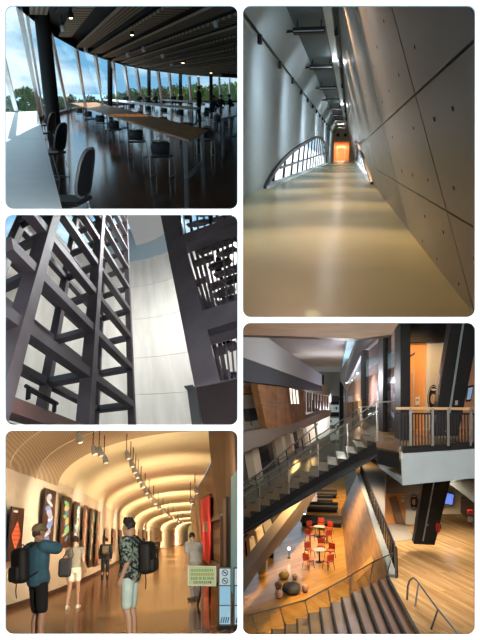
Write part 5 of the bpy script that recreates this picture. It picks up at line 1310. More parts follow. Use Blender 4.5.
# balusters and handrail
ub = thing(E, 'gallery_railing', 'black baluster railing with wooden handrail along the upper gallery', 'railing', fz(401, 450)); o = fz(401, 450)
for k in range(27):
    x = 400 + k * 3.05
    if x > 479: break
    yb_ = 447 - (x - 401) * 0.07
    sub(ub, 'baluster', MB().beam(fz(x, yb_ - 1) - o + Vector((0, -0.09, 0)), fz(x - 0.2, 414) - o + Vector((0, -0.09, 0)), 0.024, 0.02, up=(0, 1, 0)), M_dk)
sub(ub, 'top_rail', MB().beam(fz(396, 413.5) - o, fz(482, 414) - o, 0.05, 0.035), M_dk)
sub(ub, 'handrail', MB().beam(fz(396, 408.3) - o, fz(482, 408.8) - o, 0.07, 0.05), mat('handrail_oak', (0.48, 0.31, 0.15), 0.4))
for x in (410, 432, 447.5, 470): sub(ub, 'post', MB().beam(fz(x, 445.5) - o + Vector((0, -0.09, 0)), fz(x, 408) - o + Vector((0, -0.09, 0)), 0.045, 0.03, up=(0, 1, 0)), M_rail)

# ---- back of the upper gallery: black portal, orange and grey walls
wu = struct(E, 'wall_back', UB.poly([(398, 318), (500, 318), (500, 342), (398, 342)], 0.3, 0.3), M_dk, 'black framed back wall of the upper gallery', 'wall')
sub(wu, 'orange_wall', UB.poly([(400, 340), (428, 340), (426, 436), (400, 436)], 0.0, 0.1), M_or2)
sub(wu, 'grey_wall', UB.poly([(427, 340), (452, 340), (444, 436), (425, 436)], 0.1, 0.15), M_gry)
sub(wu, 'ceiling_slot', UB.poly([(402, 360), (415, 352), (415, 354.2), (402, 362.5)], 0.06, 0.03), M_dkb)
sub(wu, 'pink_wall', UB.poly([(455, 340), (500, 340), (500, 436), (450, 436)], -0.6, 0.1), mat('mauve_wall', (0.50, 0.36, 0.36), 0.7))  # pinkish light put into the wall colour
dd = thing(E, 'door_2', 'orange door in the upper gallery back wall', 'door', UB(406, 428, 0.05), kind='structure'); o = UB(406, 428, 0.05)
sub(dd, 'leaf', MB().prism([UB(x, y, 0.06) - o for x, y in ((403, 377), (413.5, 372.5), (413, 428), (403, 428))], -UB.n * 0.05), mat('door_orange', (0.60, 0.24, 0.07), 0.5))
sub(dd, 'jamb', MB().prism([UB(x, y, 0.09) - o for x, y in ((413, 371), (414.5, 370), (414, 428), (413, 428))], -UB.n * 0.05), M_gry)
def oval_sign(face, cx, cy, rx_, ry_, label, off):
    o = face(cx, cy, off); t = thing(E, 'oval_sign', label, 'sign', o)
    def el(k, dx=0, dy=0, n=28, d=0.0): return [face(cx + dx + k[0] * math.cos(2 * math.pi * i / n) , cy + dy + k[1] * math.sin(2 * math.pi * i / n), off + d) - o for i in range(n)]
    sub(t, 'plate', MB().prism(el((rx_, ry_)), -face.n * 0.05), M_dk)
    sub(t, 'rim', MB().tube(el((rx_ * 0.88, ry_ * 0.9), d=0.02), 0.012, 5, closed=True), mat('sign_rim', (0.45, 0.42, 0.36), 0.4))
    sub(t, 'figure', MB().prism(el((rx_ * 0.42, ry_ * 0.36), -rx_ * 0.08, 0, d=0.03), -face.n * 0.02), mat('sign_tan', (0.55, 0.38, 0.26), 0.6))
    sub(t, 'figure_detail', MB().prism(el((rx_ * 0.16, ry_ * 0.24), rx_ * 0.30, ry_ * 0.05, d=0.04), -face.n * 0.02), mat('sign_brown', (0.14, 0.08, 0.05), 0.6))
    sub(t, 'blue_mark', MB().prism(el((rx_ * 0.36, ry_ * 0.12), -rx_ * 0.05, ry_ * 0.68, d=0.03), -face.n * 0.02), mat('sign_blue', (0.25, 0.40, 0.55), 0.6))
    sub(t, 'white_mark', MB().prism(el((rx_ * 0.42, ry_ * 0.07), 0, -ry_ * 0.66, d=0.03), -face.n * 0.02), mat('sign_pale', (0.6, 0.6, 0.58), 0.6))
oval_sign(UB, 433.7, 399, 6.2, 14.2, 'black oval sign on the grey wall of the upper gallery', 0.16)
def card(face, x0, y0, x1, y1, label, off):
    o = face(x0, y1, off); t = thing(E, 'wall_card', label, 'card', o)
    sub(t, 'sheet', MB().prism([face(x, y, off) - o for x, y in ((x0, y0 + 0.6), (x1, y0), (x1, y1 - 0.4), (x0, y1))], -face.n * 0.02), mat('card_white', (0.8, 0.8, 0.78), 0.6))
    sub(t, 'print', MB().prism([face(x, y, off + 0.012) - o for x, y in ((lerp(x0, x1, 0.2), lerp(y0, y1, 0.3)), (lerp(x0, x1, 0.8), lerp(y0, y1, 0.3)), (lerp(x0, x1, 0.8), lerp(y0, y1, 0.5)), (lerp(x0, x1, 0.2), lerp(y0, y1, 0.5)))], -face.n * 0.006), mat('card_ink', (0.3, 0.3, 0.3), 0.6))
card(UB, 415.5, 396.5, 419.5, 405, 'white notice card on the orange wall of the upper gallery', 0.05)
# slanted black columns with pale edge strips
def slant_column(pts, y, label, strip):
    P = lambda px, py, d=0.0: E.y(px, py, y + d); o = P(*pts[-1])
    t = thing(E, 'black_column', label, 'column', o, kind='structure')
    sub(t, 'shaft', MB().prism([P(x, yy) - o for x, yy in pts], (0, 0.7, 0)), M_dk)
    sub(t, 'edge_strip', MB().beam(P(*strip[0], -0.05) - o, P(*strip[1], -0.05) - o, 0.05, 0.04, up=(0, 1, 0)), mat('strip_steel', (0.35, 0.42, 0.45), 0.3, 0.5))
    return t, P, o
c1, P1, o1 = slant_column([(452, 318), (500, 318), (476, 345), (458, 436), (433, 436), (448, 341)], 17.2, 'broad slanted black column on the upper gallery', [(463.5, 322), (446.5, 432)])
sub(c1, 'switch_plate', MB().prism([P1(x, y, -0.03) - o1 for x, y in ((455.5, 400.5), (458, 400.5), (457.6, 405), (455.1, 405))], (0, 0.02, 0)), mat('switch_grey', (0.4, 0.42, 0.42), 0.5))
o = E.y(466, 400, 20.2)
t = thing(E, 'wall_screen', 'bluish wall screen beyond the slanted black column', 'screen', o)
sub(t, 'screen_frame', MB().prism([E.y(x, y, 20.2) - o for x, y in ((468, 386), (474, 385), (471, 401), (466, 402))], (0, 0.1, 0)), M_dk)
sub(t, 'display', MB().prism([E.y(x, y, 20.15) - o for x, y in ((468.8, 388), (473, 387), (470.6, 399), (467, 400))], (0, 0.05, 0)), mat('screen_blue', (0.2, 0.35, 0.6), 0.3, emit=0.5, ecol=(0.3, 0.5, 0.85)))

# ---- lower landing: back walls, column, soffits
wl5 = struct(E, 'wall_back', LB.poly([(386, 474), (436, 474), (436, 494), (386, 494)], 1.5, 0.4), M_dkb, 'dark beam over the back wall of the lower landing', 'wall')
sub(wl5, 'orange_wall', LB.poly([(385, 490), (409, 490), (409, 526), (385, 526)], 0.0, 0.1), M_or2)
sub(wl5, 'doorway', LB.poly([(389, 498), (396, 496), (405, 523), (396, 524)], 0.05, 0.03), mat('doorway_shade', (0.16, 0.10, 0.07), 0.7))  # flat dark brown patch marks the doorway
sub(wl5, 'grey_wall', LB.poly([(406, 489), (425, 489), (425, 524.5), (405.5, 524.5)], 0.2, 0.15), M_gry)
sub(wl5, 'white_wall', LB.poly([(440, 484), (470, 484), (464, 514), (440, 514)], 0.0, 0.1), mat('wall_cream', (0.66, 0.60, 0.48), 0.7))
sub(wl5, 'side_wall', LB.poly([(462, 497), (500, 502), (500, 540), (474, 524), (461, 513)], 0.5, 0.2), M_dkb)
sub(wl5, 'soffit', MB().prism([LB(x, y, 3.0) for x, y in ((447, 482), (500, 478), (500, 506), (474, 502.5))], (0, 0.3, 0.05)), M_wht)
oval_sign(LB, 414.3, 502, 4.4, 8.6, 'black oval sign on the grey wall of the lower landing', 0.26)
card(LB, 401.2, 495.5, 404.6, 502.5, 'white notice card on the orange wall of the lower landing', 0.05)
o = LB(446, 505, 0.3)
t = thing(E, 'wall_screen', 'bright blue wall screen beside the lower black column', 'screen', o)
sub(t, 'screen_frame', MB().prism([LB(x, y, 0.3) - o for x, y in ((444, 491), (455, 493.5), (453, 506), (443, 504.5))], -LB.n * 0.1), M_dk)
sub(t, 'display', MB().prism([LB(x, y, 0.33) - o for x, y in ((445, 492.5), (454, 494.8), (452.2, 504.8), (444, 503.5))], -LB.n * 0.05), mat('screen_blue2', (0.12, 0.2, 0.7), 0.3, emit=0.8, ecol=(0.16, 0.28, 0.95)))
c2, P2, o2_ = slant_column([(429, 479), (451, 479), (434.5, 545), (413.8, 544), (424, 479)], 27.2, 'broad slanted black column on the lower landing', [(434, 482), (423, 541)])
sub(c2, 'door_knob', MB().ball(P2(427.5, 525, -0.05) - o2_, 0.05), M_rail)
o = P2(438, 532, -0.15)
t = thing(E, 'fire_extinguisher', 'small red fire extinguisher on the lower black column', 'extinguisher', o)
sub(t, 'cylinder', MB().lathe([(0.05, 0.0), (0.085, 0.03), (0.085, 0.30), (0.05, 0.36), (0.025, 0.38)], n=14), mat('extinguisher_red', (0.62, 0.03, 0.02), 0.35)); sub(t, 'valve', MB().lathe([(0.03, 0.38), (0.03, 0.44)], n=10).box((-0.02, -0.1, 0.43), (0.02, 0.05, 0.46)), M_dk); sub(t, 'hose', MB().tube([(0, -0.05, 0.42), (0.08, -0.1, 0.35), (0.1, -0.08, 0.15)], 0.015, 6), M_dk)
o = E.y(470, 512, 29)
t = thing(E, 'alarm_box', 'small red alarm lamp on the dark side wall of the landing', 'alarm', o)
sub(t, 'box', MB().rbox((-0.12, -0.05, -0.1), (0.12, 0.06, 0.1), 0.03), MATS['extinguisher_red']); sub(t, 'plate', MB().box((-0.1, -0.06, -0.42), (0.1, 0.06, -0.2)), M_rail)

# ---- ceilings and top beam
struct(E, 'ceiling', MB().prism([E.z(x, y, 12.5) for x, y in ((238, 326), (400, 326), (352, 372), (342, 379), (321, 379), (262, 333))], (0, 0, 0.3)), M_ceilw, 'warm white ceiling of the atrium', 'ceiling')
tb = E.y(243, 322, 13)
struct(E, 'beam_top', MB().prism([E.y(x, y, 13) for x, y in ((236, 300), (412, 300), (398, 324), (391, 335), (356, 338.5), (236, 334.5))], (0, 0.6, 0.0)), mat('soffit_wood', (0.13, 0.068, 0.03), 0.5, var=0.2, stretch=(0.4, 4, 4)), 'brown wooden beam across the top of the atrium', 'beam')
bk = struct(E, 'bulkhead', LF.poly([(236, 331), (262, 334), (322, 375), (322, 386), (236, 354.5)], 1.0, 0.3), mat('bulkhead_grey', (0.30, 0.305, 0.305), 0.8, spec=0.1), 'pale grey bulkhead sloping below the atrium ceiling', 'wall')
sub(bk, 'lower_band', LF.poly([(236, 354.5), (322, 386), (322, 391), (236, 380)], 0.95, 0.3), mat('bulkhead_slate', (0.045, 0.05, 0.056), 0.8, spec=0.1))
# skylight: a slot with blue daylight
sl_ = E.z
sky = thing(E, 'window_4', 'narrow blue skylight slot in the atrium ceiling', 'window', kind='structure')
sub(sky, 'pane', MB().prism([E.z(x, y, 12.44) for x, y in ((346.5, 338), (357.5, 338), (342.5, 376), (339.5, 376))], (0, 0, 0.04)), mat('skylight_blue', (0.5, 0.8, 0.95), 0.3, emit=0.55, ecol=(0.32, 0.62, 0.80)))
sub(sky, 'frame_edge', MB().beam(E.z(346.5, 338, 12.43), E.z(339.5, 376, 12.43), 0.12, 0.06), M_wht); sub(sky, 'frame_edge', MB().beam(E.z(357.5, 338, 12.43), E.z(342.5, 376, 12.43), 0.12, 0.06), M_dkb)

# ---- left side: galleries
gl = struct(E, 'wall_left', LF.poly([(234, 340), (330, 388), (330, 470), (300, 520), (234, 600)], -2.2, 0.3), mat('gallery_shade', (0.14, 0.12, 0.10), 0.7), 'shaded back wall of the stacked side galleries', 'wall')  # one even dark brown tone
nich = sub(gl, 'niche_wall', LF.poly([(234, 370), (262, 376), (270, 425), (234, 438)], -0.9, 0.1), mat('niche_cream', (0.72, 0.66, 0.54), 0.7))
o = LF(258, 428, 0.4)
wbx = thing(E, 'wood_clad_box', 'projecting wood clad box with a small lit window', 'box room', o)
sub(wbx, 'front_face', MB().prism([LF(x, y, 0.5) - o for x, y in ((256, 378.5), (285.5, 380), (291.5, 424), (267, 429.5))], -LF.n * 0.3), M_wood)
sub(wbx, 'side_face', MB().prism([LF(x, y, 0.5) - o for x, y in ((285.5, 380), (304.5, 388.5), (306.5, 419), (291.5, 424))], -LF.n * 0.25), mat('wood_dark_side', (0.15, 0.075, 0.036), 0.7, spec=0.1, var=0.2, vscale=3))  # darker copy of the cladding paints this side's shade
sub(wbx, 'shadow_joint', MB().beam(LF(262, 405, 0.52) - o, LF(289, 403.5, 0.52) - o, 0.05, 0.04), M_dkb)  # dark line across the box front
wn_ = sub(wbx, 'window', MB().prism([LF(x, y, 0.53) - o for x, y in ((288.5, 387.5), (298, 390.5), (299.5, 404), (290.5, 404))], -LF.n * 0.05), M_lit)
fr = MB(); cs_ = [LF(x, y, 0.55) - o for x, y in ((288.3, 387), (298.3, 390), (299.8, 404.4), (290.2, 404.4))]
for a, b in zip(cs_, cs_[1:] + cs_[:1]): fr.beam(a, b, 0.08, 0.05)
sub(wn_, 'window_frame', fr, MATS['wood_dark_side'])
for x in (292, 295.3): sub(wn_, 'mullion', MB().beam(LF(x, 389, 0.55) - o, LF(x + 1.2, 404, 0.55) - o, 0.04, 0.04), M_dkb)
o = LF(249, 420, -0.6); t = thing(E, 'dark_cabinet', 'dark cabinet standing in the bright side niche', 'cabinet', o)
sub(t, 'body', MB().prism([LF(x, y, -0.6) - o for x, y in ((248.5, 409), (257, 408), (260, 419.5), (250, 421.5))], -LF.n * 0.25), mat('cabinet_slate', (0.05, 0.055, 0.06), 0.6)); sub(t, 'leg', MB().beam(LF(251, 421, -0.6) - o, LF(251.5, 425.5, -0.6) - o, 0.03, 0.03), M_dk); sub(t, 'leg', MB().beam(LF(259, 419.5, -0.6) - o, LF(260, 423.5, -0.6) - o, 0.03, 0.03), M_dk)
o = LF(243, 393, -0.7); t = thing(E, 'orange_shelf', 'orange lit shelf in the bright side niche', 'shelf', o)  # plain orange strip along the niche
sub(t, 'panel', MB().prism([LF(x, y, -0.7) - o for x, y in ((236, 385.5), (252, 386.5), (254.5, 394), (236, 394.5))], -LF.n * 0.1), mat('shelf_orange', (0.55, 0.25, 0.06), 0.5)); sub(t, 'lip', MB().beam(LF(238, 394, -0.65) - o, LF(254.5, 394, -0.65) - o, 0.08, 0.06), M_dkb)
# window strip beyond the box
ws = thing(E, 'window_5', 'row of bright gallery windows beyond the wood clad box', 'window', kind='structure')
sub(ws, 'pane', LF.poly([(303, 391), (331, 396.5), (331, 410), (304.5, 412)], -0.3, 0.05), mat('lit_pale', (0.75, 0.76, 0.74), 0.5, emit=0.28, ecol=(0.85, 0.92, 0.95)))
for x in (305, 308.5, 311, 314.5, 317, 320, 323, 325.5, 328): sub(ws, 'mullion', LF.poly([(x, 391 + (x - 303) * 0.2), (x + 1.1, 391 + (x - 303) * 0.2), (x + 1.2, 411.5), (x + 0.1, 411.8)], -0.1, 0.1), M_dkb)
sub(ws, 'dark_fill', LF.poly([(313, 400), (331, 402), (331, 410), (313, 411)], -0.2, 0.05), M_dgl)
# slab edges
def slab(name, pts, label, off, m_): return struct(E, name, LF.poly(pts, off, 0.5), m_, label, 'slab')
slab('gallery_slab', [(234, 434), (268, 428), (306, 418.5), (331, 409.5), (331, 414.5), (300, 428), (234, 457)], 'grey brown slab edge under the wood clad box', 0.45, mat('slab_taupe', (0.20, 0.17, 0.14), 0.8, spec=0.1))
slab('gallery_slab', [(234, 519), (300, 455), (312, 446), (326, 447), (326, 450), (300, 466), (234, 537)], 'taupe slab edge of the side gallery running behind the stair', 0.3, MATS['slab_taupe'])
slab('gallery_slab', [(234, 590), (289, 517), (302, 500), (306, 502), (291, 522), (234, 607)], 'taupe slab edge of the lowest side gallery above the hall', 0.35, MATS['slab_taupe'])
# glazed front of the middle gallery: white columns, dark panes
mg = thing(E, 'window_6', 'dark glazed front of the middle side gallery with cream piers', 'window', kind='structure')
for q_, m_ in ((((236, 458), (252, 451), (257, 488), (236, 500)), M_dgl), (((259, 448), (272, 442.5), (276, 468), (263, 478)), M_dgl), (((272.5, 442), (280, 438.5), (284, 464), (276, 470)), mat('pane_grey', (0.30, 0.30, 0.27), 0.2)), (((284, 437), (289, 434.5), (294, 455), (288, 462)), M_dgl), (((294, 433), (302, 429), (305, 447), (297, 453)), M_dgl), (((306, 427.5), (314, 424), (316, 440), (309, 445)), mat('pane_lit', (0.6, 0.55, 0.42), 0.4, emit=0.25, ecol=(1, 0.85, 0.6))), (((316, 423), (330, 416), (330, 434), (318, 440)), mat('pane_grey', (0.30, 0.30, 0.27), 0.2))):
    sub(mg, 'pane', LF.poly(q_, -1.0, 0.05), m_)
M_pier = mat('pier_cream', (0.74, 0.66, 0.50), 0.7)
for q_ in (((252, 450), (258.5, 447.5), (264, 480), (258, 485)), ((281, 437.5), (284.5, 436), (289, 461), (285.5, 463)), ((290, 434), (293, 433), (297, 454), (294, 456)), ((303, 429), (305.5, 428), (308.5, 445), (306, 447))): sub(mg, 'pier', LF.poly(q_, -0.6, 0.4), M_pier)
sub(mg, 'floor_strip', LF.poly([(236, 500), (300, 455), (318, 441), (300, 466), (236, 520)], -0.5, 0.1), mat('gallery_floor', (0.34, 0.29, 0.22), 0.6))
lr = thing(E, 'gallery_railing', 'thin dark railing of the middle side gallery', 'railing', LF(243, 515, 0.5)); o = LF(243, 515, 0.5)
sub(lr, 'handrail', MB().tube([LF(236, 493, 0.5) - o, LF(284, 452, 0.5) - o, LF(318, 424, 0.5) - o], 0.035, 6), M_rail)
for x, y in ((246, 509), (259, 497), (270, 486.5), (281, 476), (289, 467.5), (297, 460), (304, 453.5), (311, 447)): sub(lr, 'post', MB().beam(LF(x, y, 0.5) - o, LF(x - 4.5 + (x - 246) * 0.04, interp([(230, 498), (284, 452), (318, 424), (330, 414)], x - 4), 0.5) - o, 0.05, 0.04), M_dk)
# lowest gallery seen under the stair
lg = thing(E, 'window_7', 'lowest side gallery front with cream panels and dark panes', 'window', kind='structure')
for q_, m_ in ((((236, 545), (249, 534), (251, 563), (236, 580)), M_dkb), (((249.5, 540), (254, 536), (258, 556), (252, 562)), M_pier), (((256, 531), (262, 525), (266, 545), (260, 553)), M_pier), (((263, 524), (270, 517), (275, 534), (268, 543)), mat('pane_grey', (0.3, 0.3, 0.27), 0.2)), (((271, 516), (284, 505), (286, 519), (277, 531)), M_dgl)):
    sub(lg, 'panel', LF.poly(q_, -0.8, 0.1), m_)
o = LF(244, 560, -0.4); t = thing(E, 'red_poster_panel', 'reddish panel at the lowest side gallery', 'panel', o)
sub(t, 'panel', MB().prism([LF(x, y, -0.4) - o for x, y in ((240, 545), (245.5, 541), (247, 559), (240, 565))], -LF.n * 0.1), mat('panel_rust', (0.32, 0.09, 0.04), 0.6)); sub(t, 'edge', MB().beam(LF(245.5, 541, -0.38) - o, LF(247, 559, -0.38) - o, 0.05, 0.05), M_dk)
# dark poles and white boxes along the hall edge
for x, y, h_, m_, nm, lab in ((262.5, 571, 0.75, mat('box_white', (0.72, 0.70, 0.62), 0.6), 'white_box', 'white box standing on the hall floor beside the side gallery'), (269.5, 557, 0.5, M_dk, 'black_pedestal', 'small black pedestal on the hall floor beside the side gallery'), (277.5, 540, 0.3, M_dk, 'black_floor_lamp', 'tiny black object on the hall floor near the side gallery')):
    o = E.z(x, y, 0); t = thing(E, nm, lab, 'box', o)
    sub(t, 'body', MB().rbox((-0.2, -0.3, 0), (0.25, 0.3, h_), 0.03), m_); sub(t, 'lid', MB().box((-0.22, -0.32, h_), (0.27, 0.32, h_ + 0.04)), m_)

# ---- far end
fe = struct(E, 'wall_far', FB.poly([(318, 372), (390, 372), (390, 505), (318, 505)], -0.5, 0.3), mat('far_beige', (0.30, 0.27, 0.22), 0.7), 'beige end wall of the atrium beyond the black posts', 'wall')
for q_, m_, nm in ((((325, 394), (331, 394), (331, 404), (325, 404)), M_litb, 'bright_window'), (((344, 393), (349.5, 393), (349.5, 401.5), (344, 401.5)), M_litb, 'bright_window'), (((331, 396), (339, 396), (339, 404), (331, 404)), M_dkb, 'dark_opening'), (((325, 405), (339, 405), (339, 412), (325, 412)), mat('lit_mix', (0.5, 0.55, 0.52), 0.4, emit=0.25, ecol=(0.7, 0.9, 0.9)), 'lit_shelf'), (((325, 418), (339, 418), (339, 425), (325, 425)), MATS['lit_mix'], 'lit_shelf'), (((325, 429), (339, 429), (339, 440), (325, 440)), MATS['lit_mix'], 'lit_shelf')):
    sub(fe, nm, FB.poly(q_, -0.1, 0.1), m_)
for x0, x1, y0, y1, lab in ((320, 324, 375, 446, 'thin black steel post at the far end next to the gallery windows'), (339.5, 343.5, 382, 452, 'thin black steel post at the far end beneath the skylight slot')):
    o = FB(x0, y1, 0.6); t = thing(E, 'steel_post', lab, 'post', o)
    sub(t, 'shaft', MB().prism([FB(x, y, 0.6) - o for x, y in ((x0, y0), (x1, y0), (x1, y1), (x0, y1))], -FB.n * 0.4), M_dk); sub(t, 'collar', MB().prism([FB(x, y, 0.65) - o for x, y in ((x0 - 0.5, 398), (x1 + 0.5, 398), (x1 + 0.5, 400), (x0 - 0.5, 400))], -FB.n * 0.5), M_dk)
fb_ = thing(E, 'steel_bridge', 'black steel bridge beams between the two far posts', 'bridge', FB(324, 400, 0.3)); o = FB(324, 400, 0.3)
for y0, y1 in ((401.5, 404.5), (412.5, 416.5), (425.5, 428.5), (440, 443)): sub(fb_, 'beam', MB().prism([FB(x, y, 0.3) - o for x, y in ((324.6, y0), (338.9, y0), (338.9, y1), (324.6, y1))], -FB.n * 0.3), M_dk)
random.seed(4)
for k in range(9):
    x, y = random.uniform(325.5, 336), random.choice((407, 420, 432, 436)); sub(fb_, 'crate', MB().prism([FB(a, b, 0.15) - o for a, b in ((x, y), (x + 2.2, y), (x + 2.2, y + 2.5), (x, y + 2.5))], -FB.n * 0.2), random.choice((M_dkb, MATS['pier_cream'], MATS['pane_grey'])))

# ---- right side glazed corridor receding to the end
rw_ = struct(E, 'wall_right', RF.poly([(346, 388), (352, 378), (400, 340), (404, 340), (404, 450), (346, 436)], -1.2, 0.2), mat('copper_wall', (0.42, 0.23, 0.13), 0.5, spec=0.2, var=0.25, vscale=0.5), 'copper coloured wall of the glazed upper corridor', 'wall')
sub(rw_, 'corridor_ceiling', RF.poly([(340, 372), (357, 338), (400, 310), (404, 344), (352, 379), (346, 390), (341, 382)], -1.0, 0.1), mat('corridor_ceiling', (0.55, 0.46, 0.38), 0.7))
sub(rw_, 'header_band', RF.poly([(357, 341), (395, 321), (401, 321), (384, 334), (362, 353), (348.5, 381), (344.5, 384), (350, 362)], -0.2, 0.15), mat('header_grey', (0.22, 0.21, 0.20), 0.5))
for x, y in ((367, 362), (357.3, 373.5), (351.5, 380)):
    o = RF(x, y, -0.85); t = thing(E, 'downlight', 'round lit downlight in the glazed corridor ceiling', 'downlight', o, group='downlights of the glazed corridor')
    sub(t, 'ring', MB().tube([Vector((0, 0.02, 0)), Vector((0, -0.02, 0))], 0.13, 12), M_rail); sub(t, 'bulb', MB().ball((0, -0.04, 0), 0.07, 10, 6), mat('downlight_glow', (1, 0.9, 0.75), emit=5.0))
for k, (x, y) in enumerate(((375.5, 377), (364.5, 386), (357.5, 390), (353, 394))):
    p = RF(x, y, -0.75); lamp(E, 'corridor_wall_lamp', 'SPOT', p, 180 + 60 * k, (1, 0.55, 0.22), 0.05, target=RF(x, y + 22, -1.15), spot=60, blend=0.7)
lamp(E, 'corridor_lamp', 'POINT', RF(388, 372, -0.55), 90, (1, 0.72, 0.5), 0.04)  # fill added to brighten the corridor ceiling
lamp(E, 'corridor_lamp', 'POINT', RF(362, 392, -0.6), 260, (0.8, 0.75, 1.0), 0.04)
gm_ = thing(E, 'window_8', 'tall dark framed glazing of the upper corridor', 'window', kind='structure')
for x0, x1, y0, y1, xb0, xb1 in ((361, 362.6, 352, 418, 361, 362.4), (378.6, 383.2, 331, 436, 378.6, 382.6), (394.6, 400.5, 318, 446, 394.6, 400.5)): sub(gm_, 'mullion', RF.poly([(x0, y0), (x1, y0 - 2), (xb1, y1), (xb0, y1)], 0.05, 0.25), M_dk)
for q_ in (((347, 384), (361, 353), (361, 418), (347, 424)), ((362.6, 351), (378.6, 332), (378.6, 430), (362.6, 420)), ((383.2, 330), (394.6, 322), (394.6, 440), (383.2, 432))): sub(gm_, 'pane', RF.poly(q_, -0.02, 0.02), glass('corridor_glass', (0.80, 0.80, 0.80), 0.12, 0.05))
o = RF(347, 425, 0.1); t = thing(E, 'wood_screen', 'brown wooden screen at the end of the glazed corridor', 'screen', o)
sub(t, 'panel', MB().prism([RF(x, y, 0.2) - o for x, y in ((346.5, 403), (358, 400.5), (358, 424), (346.5, 432))], -RF.n * 0.2), M_woodl); sub(t, 'seam', MB().beam(RF(353, 402, 0.22) - o, RF(353, 428, 0.22) - o, 0.08, 0.05, up=(0, 1, 0)), M_dkb)
sub(gm_, 'dark_base', RF.poly([(358, 404), (378.6, 408), (394.6, 410), (394.6, 444), (378, 440), (358, 426)], -0.3, 0.1), mat('base_glass_dark', (0.045, 0.05, 0.055), 0.15))

# ---- main stair rising from the left to the upper gallery
NS = 15
ms = thing(E, 'main_staircase', 'oak stair with black stringer rising across the atrium', 'staircase', E.z(377, 442, ZU)); mo = E.z(377, 442, ZU)
def stp(k, dz=0.0): return E.z(lerp(377, 241, k / 14.0), lerp(443, 524, k / 14.0), ZU - 0.19 * k) + Vector((0, 0, dz))
WV = Vector((-0.05, 2.3, 0))
for k in range(NS):
    a, b = stp(k), stp(k + 1); run = Vector((b.x - a.x, b.y - a.y, 0))
    q_ = [a, a + run * 1.06, a + run * 1.06 + WV, a + WV]
    if k > 0 or True: sub(ms, 'tread', MB().prism([p - mo for p in q_], (0, 0, -0.06)), M_step)
    sub(ms, 'riser', MB().prism([p - mo for p in (a + run, a + run + WV, a + run + WV + Vector((0, 0, -0.19)), a + run + Vector((0, 0, -0.19)))], run.normalized() * 0.03), mat('riser_tan', (0.27, 0.17, 0.075), 0.5))
for off_, nm in ((Vector((0, -0.03, 0)), 'stringer'), (WV, 'stringer')):
    z_ = []
    for k in range(NS + 1):
        a = stp(k); z_ += [a + Vector((0, 0, 0.02))]
        if k < NS: b = stp(k + 1); z_ += [Vector((b.x, b.y, a.z + 0.02))]
    low = [stp(NS) + Vector((0, 0, -0.62)), stp(NS * 0.5) + Vector((0, 0, -0.62)), stp(2) + Vector((0, 0, -0.60)), stp(0) + Vector((0, 0, -0.38))]
    m = MB()
    for k in range(NS):
        a, b = stp(k), stp(k + 1)
        m.prism([p + off_ - mo for p in (a + Vector((0, 0, 0.02)), Vector((b.x, b.y, a.z + 0.02)), b + Vector((0, 0, -0.34)), a + Vector((0, 0, -0.34)))], (0, 0.05, 0))
    sub(ms, nm, m, M_dk)
und = [stp(0) + Vector((0, 0, -0.32)), stp(NS) + Vector((0, 0, -0.32)), stp(NS) + WV + Vector((0, 0, -0.32)), stp(0) + WV + Vector((0, 0, -0.32))]
sub(ms, 'underside', MB().prism([p - mo for p in und], (0, 0, 0.05)), mat('stair_under', (0.016, 0.018, 0.022), 0.5))
ld = [E.z(376, 443, ZU), E.z(377, 448, ZU), E.z(399, 452.5, ZU), E.z(399, 441, ZU)]
sub(ms, 'landing', MB().prism([p - mo + Vector((0, 0, 0.02)) for p in ld], (0, 0, -0.05)), M_step)
sub(ms, 'landing_edge', MB().prism([p - mo for p in (ld[1], ld[2], ld[2] + Vector((0, 0, -0.34)), ld[1] + Vector((0, 0, -0.34)))], (0, 0.1, 0)), M_dk)
def balustrade(off_, label, ks=(0, 3, 6, 9, 12, 15)):
    t = thing(E, 'glass_balustrade', label, 'balustrade', mo)
    top = [stp(k) + off_ + Vector((0, 0, 1.0)) - mo for k in ks]; bot = [stp(k) + off_ + Vector((0, 0, 0.06)) - mo for k in ks]
    for i in range(len(ks) - 1):
        sub(t, 'pane', MB().prism([bot[i], bot[i + 1], top[i + 1] - Vector((0, 0, 0.06)), top[i] - Vector((0, 0, 0.06))], (0, 0.02, 0)), M_bgl)
        sub(t, 'post', MB().beam(bot[i], top[i], 0.022, 0.02, up=(0, 1, 0)), M_rail)
    sub(t, 'handrail', MB().tube([top[0] + Vector((0.45, 0, 0.02))] + top, 0.019, 8), M_rail)
    sub(t, 'lower_rail', MB().tube([p - Vector((0, 0, 0.22)) for p in top], 0.011, 8), M_rail)
balustrade(Vector((0, -0.14, 0)), 'glass balustrade with steel handrail on the open side of the oak stair')
balustrade(WV + Vector((0, 0.16, 0)), 'glass balustrade with steel handrail on the gallery side of the stair', (1, 4, 7, 10, 13, 15))

